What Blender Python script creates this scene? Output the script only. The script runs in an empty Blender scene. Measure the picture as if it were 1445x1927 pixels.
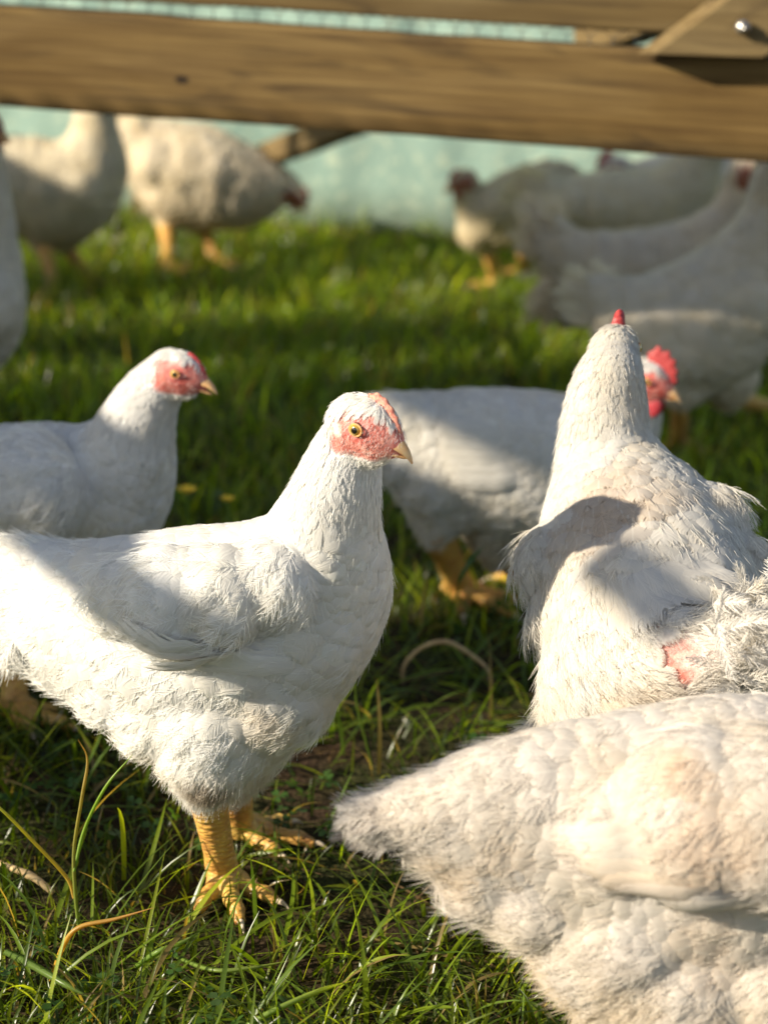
import bpy, math, random, time
import numpy as np
from mathutils import Vector, Matrix
from mathutils.bvhtree import BVHTree
T0 = time.time()
R = math.radians
SC = bpy.context.scene
COL = SC.collection
rng = np.random.default_rng(7)
random.seed(7)

# ------------------------------------------------------------------ camera
CAM = np.array([0.0, 0.0, 0.87]); PITCH = R(17.7); ROLL = R(3.0); FPX = 4284.0
PW, PH = 1445.0, 1927.0
fwd = np.array([0, math.cos(PITCH), -math.sin(PITCH)])
r0 = np.array([1.0, 0, 0]); u0 = np.cross(r0, fwd)
RIGHT = r0 * math.cos(ROLL) + u0 * math.sin(ROLL)
UP = -r0 * math.sin(ROLL) + u0 * math.cos(ROLL)
cam = bpy.data.cameras.new('camera'); camo = bpy.data.objects.new('camera', cam); COL.objects.link(camo)
m = Matrix(((RIGHT[0], UP[0], -fwd[0], CAM[0]), (RIGHT[1], UP[1], -fwd[1], CAM[1]), (RIGHT[2], UP[2], -fwd[2], CAM[2]), (0, 0, 0, 1)))
camo.matrix_world = m
cam.sensor_fit = 'VERTICAL'; cam.sensor_height = 36.0; cam.sensor_width = 27.0
cam.lens = 36.0 * FPX / PH
cam.clip_start = 0.05; cam.clip_end = 500
cam.dof.use_dof = True; cam.dof.focus_distance = 1.70; cam.dof.aperture_fstop = 5.0
SC.camera = camo

# ------------------------------------------------------------------ sky and sun
SUN_EL = R(24.0); TRAVEL = np.array([0.94, 0.34])          # horizontal direction in which the sunlight travels
TRAVEL /= np.linalg.norm(TRAVEL)
w = bpy.data.worlds.new('World'); SC.world = w; w.use_nodes = True
nt = w.node_tree
sky = nt.nodes.new('ShaderNodeTexSky'); sky.sky_type = 'NISHITA'; sky.sun_disc = False
sky.sun_elevation = SUN_EL
sky.sun_rotation = math.atan2(-TRAVEL[0], -TRAVEL[1])
sky.dust_density = 0.6; sky.ozone_density = 1.2
bg = nt.nodes['Background']; bg.inputs['Strength'].default_value = 0.088
hsv = nt.nodes.new('ShaderNodeHueSaturation'); hsv.inputs['Saturation'].default_value = 0.75
nt.links.new(sky.outputs[0], hsv.inputs['Color']); nt.links.new(hsv.outputs[0], bg.inputs[0])
sun = bpy.data.lights.new('sun', 'SUN'); sun.energy = 5.0; sun.angle = R(1.0); sun.color = (1.0, 0.89, 0.71)
suno = bpy.data.objects.new('sun', sun); COL.objects.link(suno)
sdir = Vector((TRAVEL[0] * math.cos(SUN_EL), TRAVEL[1] * math.cos(SUN_EL), -math.sin(SUN_EL)))
suno.rotation_euler = sdir.to_track_quat('-Z', 'Y').to_euler()
suno.location = (-3, -2, 3)
SC.view_settings.view_transform = 'Standard'; SC.view_settings.look = 'None'
SC.view_settings.exposure = 0.88; SC.view_settings.gamma = 1.0
SC.cycles.max_bounces = 6; SC.cycles.diffuse_bounces = 3; SC.cycles.transparent_max_bounces = 16
SC.cycles.transmission_bounces = 3; SC.cycles.use_denoising = True

# ------------------------------------------------------------------ helpers
def nrm(v):
    v = np.asarray(v, float); return v / (np.linalg.norm(v, axis=-1, keepdims=True) + 1e-12)
def ray(px, py):
    return fwd + RIGHT * (px - PW / 2) / FPX - UP * (py - PH / 2) / FPX
def W(px, py, Y):
    d = ray(px, py); return CAM + d * (Y / d[1])
def G(px, py, z=0.0):
    d = ray(px, py); return CAM + d * ((z - CAM[2]) / d[2])
def mpp(p):
    return float(np.dot(np.asarray(p) - CAM, fwd)) / FPX
def smooth01(x): x = np.clip(x, 0, 1); return x * x * (3 - 2 * x)

def mesh_from(name, V, quads=None, tris=None, uv=None, attrs=None, mats=(), smooth=True, parent=None):
    me = bpy.data.meshes.new(name)
    V = np.asarray(V, np.float32)
    fl = []; ls = []; n = 0
    if quads is not None and len(quads):
        q = np.asarray(quads, np.int32); fl.append(q.ravel()); ls.append(np.arange(len(q)) * 4); n = len(q) * 4
    if tris is not None and len(tris):
        t = np.asarray(tris, np.int32); fl.append(t.ravel()); ls.append(n + np.arange(len(t)) * 3)
    loops = np.concatenate(fl); starts = np.concatenate(ls).astype(np.int32)
    me.vertices.add(len(V)); me.vertices.foreach_set('co', V.ravel())
    me.loops.add(len(loops)); me.loops.foreach_set('vertex_index', loops)
    me.polygons.add(len(starts)); me.polygons.foreach_set('loop_start', starts)
    me.update(calc_edges=True)
    if smooth: me.polygons.foreach_set('use_smooth', np.ones(len(starts), bool))
    if uv is not None:
        l = me.uv_layers.new(name='UVMap'); l.data.foreach_set('uv', np.asarray(uv, np.float32)[loops].ravel())
    for k, a in (attrs or {}).items():
        a = np.asarray(a, np.float32)
        if a.ndim == 2:
            at = me.attributes.new(k, 'FLOAT_COLOR', 'POINT')
            c = np.ones((len(V), 4), np.float32); c[:, :3] = a[:, :3]; at.data.foreach_set('color', c.ravel())
        else:
            at = me.attributes.new(k, 'FLOAT', 'POINT'); at.data.foreach_set('value', a)
    for mt in mats: me.materials.append(mt)
    me.validate()
    ob = bpy.data.objects.new(name, me); COL.objects.link(ob)
    if parent is not None: ob.parent = parent
    return ob

def tag(o, label=None, cat=None, group=None, kind=None):
    if label: o['label'] = label
    if cat: o['category'] = cat
    if group: o['group'] = group
    if kind: o['kind'] = kind
    return o
def empty(name, loc):
    o = bpy.data.objects.new(name, None); o.location = tuple(loc); o.empty_display_size = 0.05; COL.objects.link(o); return o

def catmull(P, n):
    P = np.asarray(P, float)
    Q = np.vstack([2 * P[0] - P[1], P, 2 * P[-1] - P[-2]])
    out = []
    for i in range(len(P) - 1):
        a, b, c, d = Q[i], Q[i + 1], Q[i + 2], Q[i + 3]
        for t in np.linspace(0, 1, n, endpoint=False):
            out.append(0.5 * ((2 * b) + (-a + c) * t + (2 * a - 5 * b + 4 * c - d) * t * t + (-a + 3 * b - 3 * c + d) * t ** 3))
    out.append(P[-1]); return np.array(out)

def tube(P, rad, ns=10, flat=None):
    """tapered tube along P; rounded by the end radii. returns V, quads, tris"""
    P = np.asarray(P, float); rad = np.asarray(rad, float)
    n = len(P); T = nrm(np.gradient(P, axis=0))
    ref = np.array([0, 0, 1.0]) if abs(T[0][2]) < 0.9 else np.array([1.0, 0, 0])
    A = nrm(np.cross(T[0], ref)); V = []
    for i in range(n):
        A = nrm(A - T[i] * np.dot(A, T[i])); B = np.cross(T[i], A)
        for k in range(ns):
            t = 2 * math.pi * k / ns
            V.append(P[i] + rad[i] * (A * math.cos(t) + B * math.sin(t)))
    q = []
    for i in range(n - 1):
        for k in range(ns):
            k2 = (k + 1) % ns
            q.append((i * ns + k, i * ns + k2, (i + 1) * ns + k2, (i + 1) * ns + k))
    V.append(P[0] - T[0] * rad[0] * .5); V.append(P[-1] + T[-1] * rad[-1] * .5)
    t = []
    for k in range(ns):
        k2 = (k + 1) % ns
        t.append((n * ns, k2, k)); t.append((n * ns + 1, (n - 1) * ns + k, (n - 1) * ns + k2))
    return np.array(V), q, t

class MB:
    def __init__(s): s.V = []; s.q = []; s.t = []; s.n = 0
    def add(s, V, q, t=()):
        s.V.append(np.asarray(V, float))
        s.q += [tuple(i + s.n for i in f) for f in q]; s.t += [tuple(i + s.n for i in f) for f in t]
        s.n += len(V); return s
    def tube(s, P, rad, ns=10): return s.add(*tube(P, rad, ns))
    def build(s, name, mat, parent=None, off=None, smooth=True, attrs=None):
        V = np.vstack(s.V)
        if off is not None: V = V - off
        return mesh_from(name, V, s.q, s.t, mats=[mat] if mat else [], parent=parent, smooth=smooth, attrs=attrs)

_ico = None
def ico():
    global _ico
    if _ico is None:
        import bmesh
        bm = bmesh.new(); bmesh.ops.create_icosphere(bm, subdivisions=3, radius=1.0)
        _ico = (np.array([v.co[:] for v in bm.verts]), np.array([[v.index for v in f.verts] for f in bm.faces])); bm.free()
    return _ico

def remesh(V, F, voxel, smooth_it, factor=0.5):
    me = bpy.data.meshes.new('tmp')
    me.from_pydata([tuple(v) for v in V], [], [tuple(f) for f in F])
    ob = bpy.data.objects.new('tmp', me); COL.objects.link(ob)
    rm = ob.modifiers.new('r', 'REMESH'); rm.mode = 'VOXEL'; rm.voxel_size = voxel
    if smooth_it:
        sm = ob.modifiers.new('s', 'SMOOTH'); sm.factor = factor; sm.iterations = smooth_it
    dg = bpy.context.evaluated_depsgraph_get(); dg.update()
    e = ob.evaluated_get(dg); m2 = e.to_mesh()
    VV = np.empty(len(m2.vertices) * 3, np.float32); m2.vertices.foreach_get('co', VV); VV = VV.reshape(-1, 3).astype(float)
    NN = np.empty(len(m2.vertices) * 3, np.float32); m2.vertices.foreach_get('normal', NN); NN = NN.reshape(-1, 3).astype(float)
    ps = [tuple(p.vertices) for p in m2.polygons]
    e.to_mesh_clear(); bpy.data.objects.remove(ob); bpy.data.meshes.remove(me)
    return VV, NN, ps

# ------------------------------------------------------------------ materials
def mat(name):
    m = bpy.data.materials.new(name); m.use_nodes = True
    nt = m.node_tree; b = nt.nodes['Principled BSDF']; return m, nt, b, nt.nodes['Material Output']
def N(nt, t, **kw):
    n = nt.nodes.new(t)
    for k, v in kw.items():
        if k.startswith('i_'): n.inputs[k[2:].replace('_', ' ')].default_value = v
        else: setattr(n, k, v)
    return n
def math_(nt, op, a, b=None, c=None):
    n = nt.nodes.new('ShaderNodeMath'); n.operation = op
    for i, x in enumerate((a, b, c)):
        if x is None: continue
        if hasattr(x, 'is_linked'): nt.links.new(x, n.inputs[i])
        else: n.inputs[i].default_value = x
    return n.outputs[0]
def mixc(nt, f, a, b, mode='MIX'):
    n = nt.nodes.new('ShaderNodeMix'); n.data_type = 'RGBA'; n.blend_type = mode
    for s, x in ((n.inputs['Factor'], f), (n.inputs['A'], a), (n.inputs['B'], b)):
        if hasattr(x, 'is_linked'): nt.links.new(x, s)
        else: s.default_value = x if not isinstance(x, tuple) or len(x) == 4 else (*x, 1)
    return n.outputs['Result']
def ramp(nt, f, stops):
    n = nt.nodes.new('ShaderNodeValToRGB'); cr = n.color_ramp
    while len(cr.elements) > 1: cr.elements.remove(cr.elements[-1])
    cr.elements[0].position = stops[0][0]; cr.elements[0].color = (*stops[0][1], 1)
    for p, c in stops[1:]:
        e = cr.elements.new(p); e.color = (*c, 1)
    nt.links.new(f, n.inputs[0]); return n.outputs[0]

def feather_material():
    m, nt, b, out = mat('white_feathers'); L = nt.links
    at = N(nt, 'ShaderNodeAttribute', attribute_name='tint'); rn = N(nt, 'ShaderNodeAttribute', attribute_name='rnd')
    uv = N(nt, 'ShaderNodeUVMap'); sx = N(nt, 'ShaderNodeSeparateXYZ'); L.new(uv.outputs[0], sx.inputs[0])
    au = math_(nt, 'ABSOLUTE', sx.outputs[0])
    v = sx.outputs[1]
    barb = math_(nt, 'SUBTRACT', math_(nt, 'MULTIPLY', v, 1.0), math_(nt, 'MULTIPLY', au, 0.38))
    cb = N(nt, 'ShaderNodeCombineXYZ'); L.new(math_(nt, 'MULTIPLY', barb, 26.0), cb.inputs[0])
    L.new(math_(nt, 'MULTIPLY', rn.outputs['Fac'], 37.0), cb.inputs[1]); L.new(math_(nt, 'MULTIPLY', au, 1.3), cb.inputs[2])
    nz = N(nt, 'ShaderNodeTexNoise'); nz.inputs['Scale'].default_value = 1.0; nz.inputs['Detail'].default_value = 3.0
    L.new(cb.outputs[0], nz.inputs['Vector'])
    # colour: a little mottling between barbs
    col = mixc(nt, math_(nt, 'MULTIPLY', nz.outputs['Fac'], 0.22), at.outputs['Color'], (0.62, 0.57, 0.50, 1), 'MULTIPLY')
    shf = ramp(nt, au, [(0.03, (1,) * 3), (0.07, (0,) * 3)])
    col = mixc(nt, math_(nt, 'MULTIPLY', shf, 0.35), col, (0.86, 0.82, 0.74, 1))
    bump = N(nt, 'ShaderNodeBump'); bump.inputs['Strength'].default_value = 0.55; bump.inputs['Distance'].default_value = 0.0014
    L.new(nz.outputs['Fac'], bump.inputs['Height'])
    b.inputs['Roughness'].default_value = 0.62; b.inputs['Specular IOR Level'].default_value = 0.25
    b.inputs['Sheen Weight'].default_value = 0.15
    L.new(col, b.inputs['Base Color']); L.new(bump.outputs[0], b.inputs['Normal'])
    tr = N(nt, 'ShaderNodeBsdfTranslucent'); L.new(col, tr.inputs[0])
    mx = N(nt, 'ShaderNodeMixShader'); mx.inputs[0].default_value = 0.36
    L.new(b.outputs[0], mx.inputs[1]); L.new(tr.outputs[0], mx.inputs[2])
    # frayed rim
    rim = math_(nt, 'MAXIMUM', au, math_(nt, 'MULTIPLY', math_(nt, 'SUBTRACT', v, 0.0), 1.0))
    rim = math_(nt, 'ADD', rim, math_(nt, 'MULTIPLY', math_(nt, 'SUBTRACT', nz.outputs['Fac'], 0.5), 0.9))
    cut = math_(nt, 'GREATER_THAN', rim, 0.93)
    tp = N(nt, 'ShaderNodeBsdfTransparent')
    m2 = N(nt, 'ShaderNodeMixShader'); L.new(cut, m2.inputs[0]); L.new(mx.outputs[0], m2.inputs[1]); L.new(tp.outputs[0], m2.inputs[2])
    L.new(m2.outputs[0], out.inputs['Surface'])
    return m

def down_material():
    m, nt, b, out = mat('white_down'); L = nt.links
    at = N(nt, 'ShaderNodeAttribute', attribute_name='tint')
    b.inputs['Roughness'].default_value = 0.7; b.inputs['Specular IOR Level'].default_value = 0.15
    L.new(at.outputs['Color'], b.inputs['Base Color'])
    tr = N(nt, 'ShaderNodeBsdfTranslucent'); L.new(at.outputs['Color'], tr.inputs[0])
    mx = N(nt, 'ShaderNodeMixShader'); mx.inputs[0].default_value = 0.35
    L.new(b.outputs[0], mx.inputs[1]); L.new(tr.outputs[0], mx.inputs[2]); L.new(mx.outputs[0], out.inputs['Surface'])
    return m

def body_material():
    m, nt, b, out = mat('bird_skin_and_feather_base'); L = nt.links
    at = N(nt, 'ShaderNodeAttribute', attribute_name='tint'); sk = N(nt, 'ShaderNodeAttribute', attribute_name='skin')
    tc = N(nt, 'ShaderNodeTexCoord')
    n1 = N(nt, 'ShaderNodeTexNoise'); n1.inputs['Scale'].default_value = 160; n1.inputs['Detail'].default_value = 4; L.new(tc.outputs['Object'], n1.inputs[0])
    n2 = N(nt, 'ShaderNodeTexVoronoi'); n2.inputs['Scale'].default_value = 620; L.new(tc.outputs['Object'], n2.inputs[0])
    mot = ramp(nt, n1.outputs['Fac'], [(0.32, (0.72, 0.50, 0.45)), (0.5, (1.0, 1.0, 1.0)), (0.68, (1.15, 1.45, 1.4))])
    col = mixc(nt, sk.outputs['Fac'], at.outputs['Color'], mot, 'MULTIPLY')
    L.new(col, b.inputs['Base Color'])
    b.inputs['Roughness'].default_value = 0.55; b.inputs['Subsurface Weight'].default_value = 0.12; b.inputs['Subsurface Radius'].default_value = (0.004, 0.0015, 0.001)
    b.inputs['Subsurface Scale'].default_value = 1.0
    bp = N(nt, 'ShaderNodeBump'); bp.inputs['Strength'].default_value = 0.5; bp.inputs['Distance'].default_value = 0.0006
    L.new(n2.outputs['Distance'], bp.inputs['Height']); L.new(bp.outputs[0], b.inputs['Normal'])
    return m

def simple(name, color, rough=0.5, noise=None, bump=0.0, scale=200, spec=0.4, sss=0.0, coat=0.0):
    m, nt, b, out = mat(name); L = nt.links
    b.inputs['Roughness'].default_value = rough; b.inputs['Specular IOR Level'].default_value = spec
    b.inputs['Base Color'].default_value = (*color, 1); b.inputs['Coat Weight'].default_value = coat
    if sss: b.inputs['Subsurface Weight'].default_value = sss; b.inputs['Subsurface Radius'].default_value = (0.003, 0.001, 0.0006); b.inputs['Subsurface Scale'].default_value = 1.0
    tc = N(nt, 'ShaderNodeTexCoord'); n1 = N(nt, 'ShaderNodeTexNoise'); n1.inputs['Scale'].default_value = scale; n1.inputs['Detail'].default_value = 4
    L.new(tc.outputs['Object'], n1.inputs[0])
    if noise:
        c = ramp(nt, n1.outputs['Fac'], [(0.35, color), (0.65, noise)]); L.new(c, b.inputs['Base Color'])
    if bump:
        bp = N(nt, 'ShaderNodeBump'); bp.inputs['Strength'].default_value = bump; bp.inputs['Distance'].default_value = 0.001
        L.new(n1.outputs['Fac'], bp.inputs['Height']); L.new(bp.outputs[0], b.inputs['Normal'])
    return m

def scaly_leg_material():
    m, nt, b, out = mat('scaly_yellow_leg'); L = nt.links
    tc = N(nt, 'ShaderNodeTexCoord')
    vo = N(nt, 'ShaderNodeTexVoronoi'); vo.inputs['Scale'].default_value = 260
    mp = N(nt, 'ShaderNodeMapping'); mp.inputs['Scale'].default_value = (0.55, 0.55, 1.3); L.new(tc.outputs['Object'], mp.inputs[0]); L.new(mp.outputs[0], vo.inputs[0])
    nz = N(nt, 'ShaderNodeTexNoise'); nz.inputs['Scale'].default_value = 45; nz.inputs['Detail'].default_value = 5; L.new(tc.outputs['Object'], nz.inputs[0])
    c = ramp(nt, nz.outputs['Fac'], [(0.3, (0.36, 0.17, 0.05)), (0.45, (0.62, 0.33, 0.06)), (0.66, (0.70, 0.47, 0.10))])
    c = mixc(nt, math_(nt, 'MULTIPLY', vo.outputs['Distance'], 0.7), c, (0.35, 0.16, 0.06, 1), 'MIX')
    L.new(c, b.inputs['Base Color']); b.inputs['Roughness'].default_value = 0.5
    b.inputs['Subsurface Weight'].default_value = 0.1; b.inputs['Subsurface Radius'].default_value = (0.003, 0.0012, 0.0004); b.inputs['Subsurface Scale'].default_value = 1.0
    bp = N(nt, 'ShaderNodeBump'); bp.inputs['Strength'].default_value = 0.8; bp.inputs['Distance'].default_value = 0.0018; bp.invert = True
    L.new(vo.outputs['Distance'], bp.inputs['Height']); L.new(bp.outputs[0], b.inputs['Normal'])
    return m

def eye_material():
    m, nt, b, out = mat('amber_eye'); L = nt.links
    at = N(nt, 'ShaderNodeAttribute', attribute_name='tint'); L.new(at.outputs['Color'], b.inputs['Base Color'])
    b.inputs['Roughness'].default_value = 0.08; b.inputs['Coat Weight'].default_value = 1.0; b.inputs['Coat Roughness'].default_value = 0.02
    return m

def grass_material():
    m, nt, b, out = mat('grass_blades'); L = nt.links
    at = N(nt, 'ShaderNodeAttribute', attribute_name='tint')
    tc = N(nt, 'ShaderNodeTexCoord'); nz = N(nt, 'ShaderNodeTexNoise'); nz.inputs['Scale'].default_value = 90; L.new(tc.outputs['Object'], nz.inputs[0])
    col = mixc(nt, math_(nt, 'MULTIPLY', nz.outputs['Fac'], 0.5), at.outputs['Color'], (0.45, 0.5, 0.35, 1), 'MULTIPLY')
    L.new(col, b.inputs['Base Color']); b.inputs['Roughness'].default_value = 0.30; b.inputs['Specular IOR Level'].default_value = 0.6
    tr = N(nt, 'ShaderNodeBsdfTranslucent')
    c2 = mixc(nt, 1.0, col, (1.9, 1.75, 0.45, 1), 'MULTIPLY'); L.new(c2, tr.inputs[0])
    mx = N(nt, 'ShaderNodeMixShader'); mx.inputs[0].default_value = 0.6
    L.new(b.outputs[0], mx.inputs[1]); L.new(tr.outputs[0], mx.inputs[2]); L.new(mx.outputs[0], out.inputs['Surface'])
    return m

def ground_material():
    m, nt, b, out = mat('dark_soil'); L = nt.links
    tc = N(nt, 'ShaderNodeTexCoord')
    n1 = N(nt, 'ShaderNodeTexNoise'); n1.inputs['Scale'].default_value = 9; n1.inputs['Detail'].default_value = 8; L.new(tc.outputs['Object'], n1.inputs[0])
    n2 = N(nt, 'ShaderNodeTexNoise'); n2.inputs['Scale'].default_value = 140; n2.inputs['Detail'].default_value = 6; L.new(tc.outputs['Object'], n2.inputs[0])
    c = ramp(nt, n1.outputs['Fac'], [(0.35, (0.050, 0.030, 0.018)), (0.5, (0.034, 0.028, 0.012)), (0.65, (0.045, 0.050, 0.016))])
    L.new(c, b.inputs['Base Color']); b.inputs['Roughness'].default_value = 0.95; b.inputs['Specular IOR Level'].default_value = 0.1
    bp = N(nt, 'ShaderNodeBump'); bp.inputs['Strength'].default_value = 1.0; bp.inputs['Distance'].default_value = 0.01
    L.new(n2.outputs['Fac'], bp.inputs['Height']); L.new(bp.outputs[0], b.inputs['Normal'])
    return m

def wood_material(name='weathered_board', a=(0.110, 0.066, 0.024), bcol=(0.215, 0.142, 0.053), dark=(0.035, 0.022, 0.012)):
    m, nt, b, out = mat(name); L = nt.links
    tc = N(nt, 'ShaderNodeTexCoord')
    def nz(scale, vec, det=6, dist=0.0):
        mp = N(nt, 'ShaderNodeMapping'); mp.inputs['Scale'].default_value = vec; L.new(tc.outputs['Object'], mp.inputs[0])
        n = N(nt, 'ShaderNodeTexNoise'); n.inputs['Scale'].default_value = scale; n.inputs['Detail'].default_value = det; n.inputs['Distortion'].default_value = dist
        L.new(mp.outputs[0], n.inputs[0]); return n.outputs['Fac']
    grain = nz(1.0, (5, 60, 150), 8, 0.35); broad = nz(1.0, (2.2, 9, 16), 4, 1.2); fine = nz(1.0, (40, 300, 900), 3)
    c = ramp(nt, grain, [(0.30, a), (0.70, bcol)])
    c = mixc(nt, ramp(nt, broad, [(0.38, (0.0,) * 3), (0.62, (0.8,) * 3)]), c, (0.72, 0.66, 0.52, 1), 'MULTIPLY')
    st = nz(1.0, (3.6, 14, 24), 7, 2.4)
    c = mixc(nt, ramp(nt, st, [(0.54, (0,) * 3), (0.74, (0.7,) * 3)]), c, (*dark, 1))
    mp = N(nt, 'ShaderNodeMapping'); mp.inputs['Scale'].default_value = (11, 20, 19); L.new(tc.outputs['Object'], mp.inputs[0])
    vo = N(nt, 'ShaderNodeTexVoronoi'); vo.inputs['Scale'].default_value = 1.0; L.new(mp.outputs[0], vo.inputs[0])
    c = mixc(nt, ramp(nt, vo.outputs['Distance'], [(0.08, (0.95,) * 3), (0.12, (0,) * 3)]), c, (0.02, 0.013, 0.008, 1))
    L.new(c, b.inputs['Base Color']); b.inputs['Roughness'].default_value = 0.8; b.inputs['Specular IOR Level'].default_value = 0.2
    h = math_(nt, 'ADD', math_(nt, 'MULTIPLY', grain, 0.7), math_(nt, 'MULTIPLY', fine, 0.3))
    bp = N(nt, 'ShaderNodeBump'); bp.inputs['Strength'].default_value = 0.5; bp.inputs['Distance'].default_value = 0.002
    L.new(h, bp.inputs['Height']); L.new(bp.outputs[0], b.inputs['Normal'])
    return m

def tarp_material():
    m, nt, b, out = mat('pale_green_sheet'); L = nt.links
    tc = N(nt, 'ShaderNodeTexCoord')
    n1 = N(nt, 'ShaderNodeTexNoise'); n1.inputs['Scale'].default_value = 2.2; n1.inputs['Detail'].default_value = 5; L.new(tc.outputs['Object'], n1.inputs[0])
    n2 = N(nt, 'ShaderNodeTexNoise'); n2.inputs['Scale'].default_value = 55; n2.inputs['Detail'].default_value = 3; L.new(tc.outputs['Object'], n2.inputs[0])
    c = ramp(nt, n1.outputs['Fac'], [(0.3, (0.31, 0.46, 0.40)), (0.7, (0.42, 0.57, 0.48))])
    c = mixc(nt, ramp(nt, n2.outputs['Fac'], [(0.54, (0,) * 3), (0.66, (0.7,) * 3)]), c, (0.66, 0.74, 0.56, 1))
    sp = N(nt, 'ShaderNodeSeparateXYZ'); L.new(tc.outputs['Object'], sp.inputs[0])
    n3 = math_(nt, 'ADD', sp.outputs[2], math_(nt, 'MULTIPLY', n2.outputs['Fac'], 0.05))
    c = mixc(nt, ramp(nt, n3, [(0.03, (0.85,) * 3), (0.13, (0,) * 3)]), c, (0.10, 0.11, 0.06, 1))   # darker band with an uneven edge along the foot
    L.new(c, b.inputs['Base Color']); b.inputs['Roughness'].default_value = 0.45
    bp = N(nt, 'ShaderNodeBump'); bp.inputs['Strength'].default_value = 0.3; bp.inputs['Distance'].default_value = 0.004
    L.new(n2.outputs['Fac'], bp.inputs['Height']); L.new(bp.outputs[0], b.inputs['Normal'])
    tr = N(nt, 'ShaderNodeBsdfTranslucent'); L.new(c, tr.inputs[0])
    mx = N(nt, 'ShaderNodeMixShader'); mx.inputs[0].default_value = 0.2
    L.new(b.outputs[0], mx.inputs[1]); L.new(tr.outputs[0], mx.inputs[2]); L.new(mx.outputs[0], out.inputs['Surface'])
    return m

M = dict(feather=feather_material(), down=down_material(), body=body_material(), eye=eye_material(), leg=scaly_leg_material(),
         grass=grass_material(), soil=ground_material(), wood=wood_material(), wood2=wood_material('greyer_board', (0.12, 0.082, 0.036), (0.19, 0.135, 0.06)),  # wood2: greyer board tone with less contrast in the grain
         tarp=tarp_material(),
         beak=simple('horn_beak', (0.66, 0.34, 0.14), 0.42, (0.76, 0.50, 0.24), 0.25, 120, sss=0.1),
         comb=simple('red_comb', (0.30, 0.022, 0.026), 0.5, (0.44, 0.06, 0.055), 0.6, 420, sss=0.15),
         combpale=simple('dusty_comb', (0.44, 0.13, 0.10), 0.6, (0.62, 0.30, 0.20), 0.7, 420, sss=0.1),
         wattle=simple('red_wattle', (0.32, 0.02, 0.03), 0.5, (0.42, 0.05, 0.06), 0.5, 300, sss=0.2),
         lid=simple('eyelid', (0.72, 0.36, 0.12), 0.5, (0.62, 0.25, 0.12), 0.3, 500),
         claw=simple('claw_horn', (0.55, 0.42, 0.30), 0.4, (0.75, 0.62, 0.48), 0.2, 200),
         nostril=simple('dark_nostril', (0.10, 0.04, 0.02), 0.8),
         bolt=simple('zinc_bolt', (0.35, 0.33, 0.30), 0.35, (0.5, 0.48, 0.45), 0.2, 300),
         wire=simple('galvanised_wire', (0.32, 0.36, 0.34), 0.45, (0.45, 0.48, 0.46)),
         straw=simple('dry_straw', (0.40, 0.26, 0.12), 0.7, (0.55, 0.40, 0.20), 0.3, 90),
         petal=simple('yellow_petals', (0.80, 0.50, 0.02), 0.5, (0.85, 0.62, 0.05), 0.2, 300),
         stem=simple('green_stem', (0.09, 0.19, 0.03), 0.5, (0.14, 0.26, 0.05), 0.2, 200))
M['bolt'].node_tree.nodes['Principled BSDF'].inputs['Metallic'].default_value = 0.9
M['wire'].node_tree.nodes['Principled BSDF'].inputs['Metallic'].default_value = 0.5

# ------------------------------------------------------------------ the ground
def noise2(x, y, s, seed=0):
    r = np.random.default_rng(seed); out = np.zeros_like(x)
    for k in range(7):
        a = r.uniform(0, 2 * math.pi); f = s * r.uniform(0.6, 1.7); ph = r.uniform(0, 6.28)
        out += np.sin((x * math.cos(a) + y * math.sin(a)) * f + ph)
    return out / 7 * 1.6
def ground_h(x, y):
    return 0.006 * noise2(x, y, 9, 3) + 0.003 * noise2(x, y, 40, 4)
def grid(name, xs, ys, zf, mt):
    X, Y = np.meshgrid(xs, ys); V = np.stack([X.ravel(), Y.ravel(), zf(X, Y).ravel()], 1)
    nx = len(xs); i = np.arange((len(ys) - 1) * nx).reshape(-1, nx)[:, :-1].ravel()
    return mesh_from(name, V, np.stack([i, i + 1, i + nx + 1, i + nx], 1), mats=[mt])
xs = np.concatenate([[-80, -30, -12, -5], np.linspace(-2.5, 2.5, 160), [5, 12, 30, 80]])
ys = np.concatenate([[-60, -20, -5, -1], np.linspace(0.3, 5.2, 160), [8, 16, 35, 90]])
g = grid('ground', xs, ys, lambda X, Y: ground_h(X, Y) - 0.004, M['soil']); g['kind'] = 'structure'

# ------------------------------------------------------------------ hens
# grid template of one feather
class Tm:
    def __init__(t, nu, nv):
        tu, tv = np.meshgrid(np.linspace(-1, 1, nu), np.linspace(0, 1, nv)); t.U = tu.ravel(); t.V = tv.ravel()
        i = np.arange((nv - 1) * nu).reshape(-1, nu)[:, :-1].ravel(); t.Q = np.stack([i, i + 1, i + nu + 1, i + nu], 1); t.n = len(t.U)
        t.round = np.interp(t.V, [0, .2, .45, .7, .85, .94, 1], [.4, .75, .97, 1.0, .86, .62, .25])
        t.long = np.interp(t.V, [0, .15, .4, .75, .92, 1], [.35, .7, .95, 1.0, .75, .22])
TM_LO = Tm(5, 6); TM_HI = Tm(7, 10); TM_QUILL = Tm(9, 16)

def nearest(bvh, P):
    Q = np.empty_like(P); Nn = np.empty_like(P)
    fn = bvh.find_nearest
    for i in range(len(P)):
        a, n, _, _ = fn(P[i]); Q[i] = a; Nn[i] = n
    return Q, Nn

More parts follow.
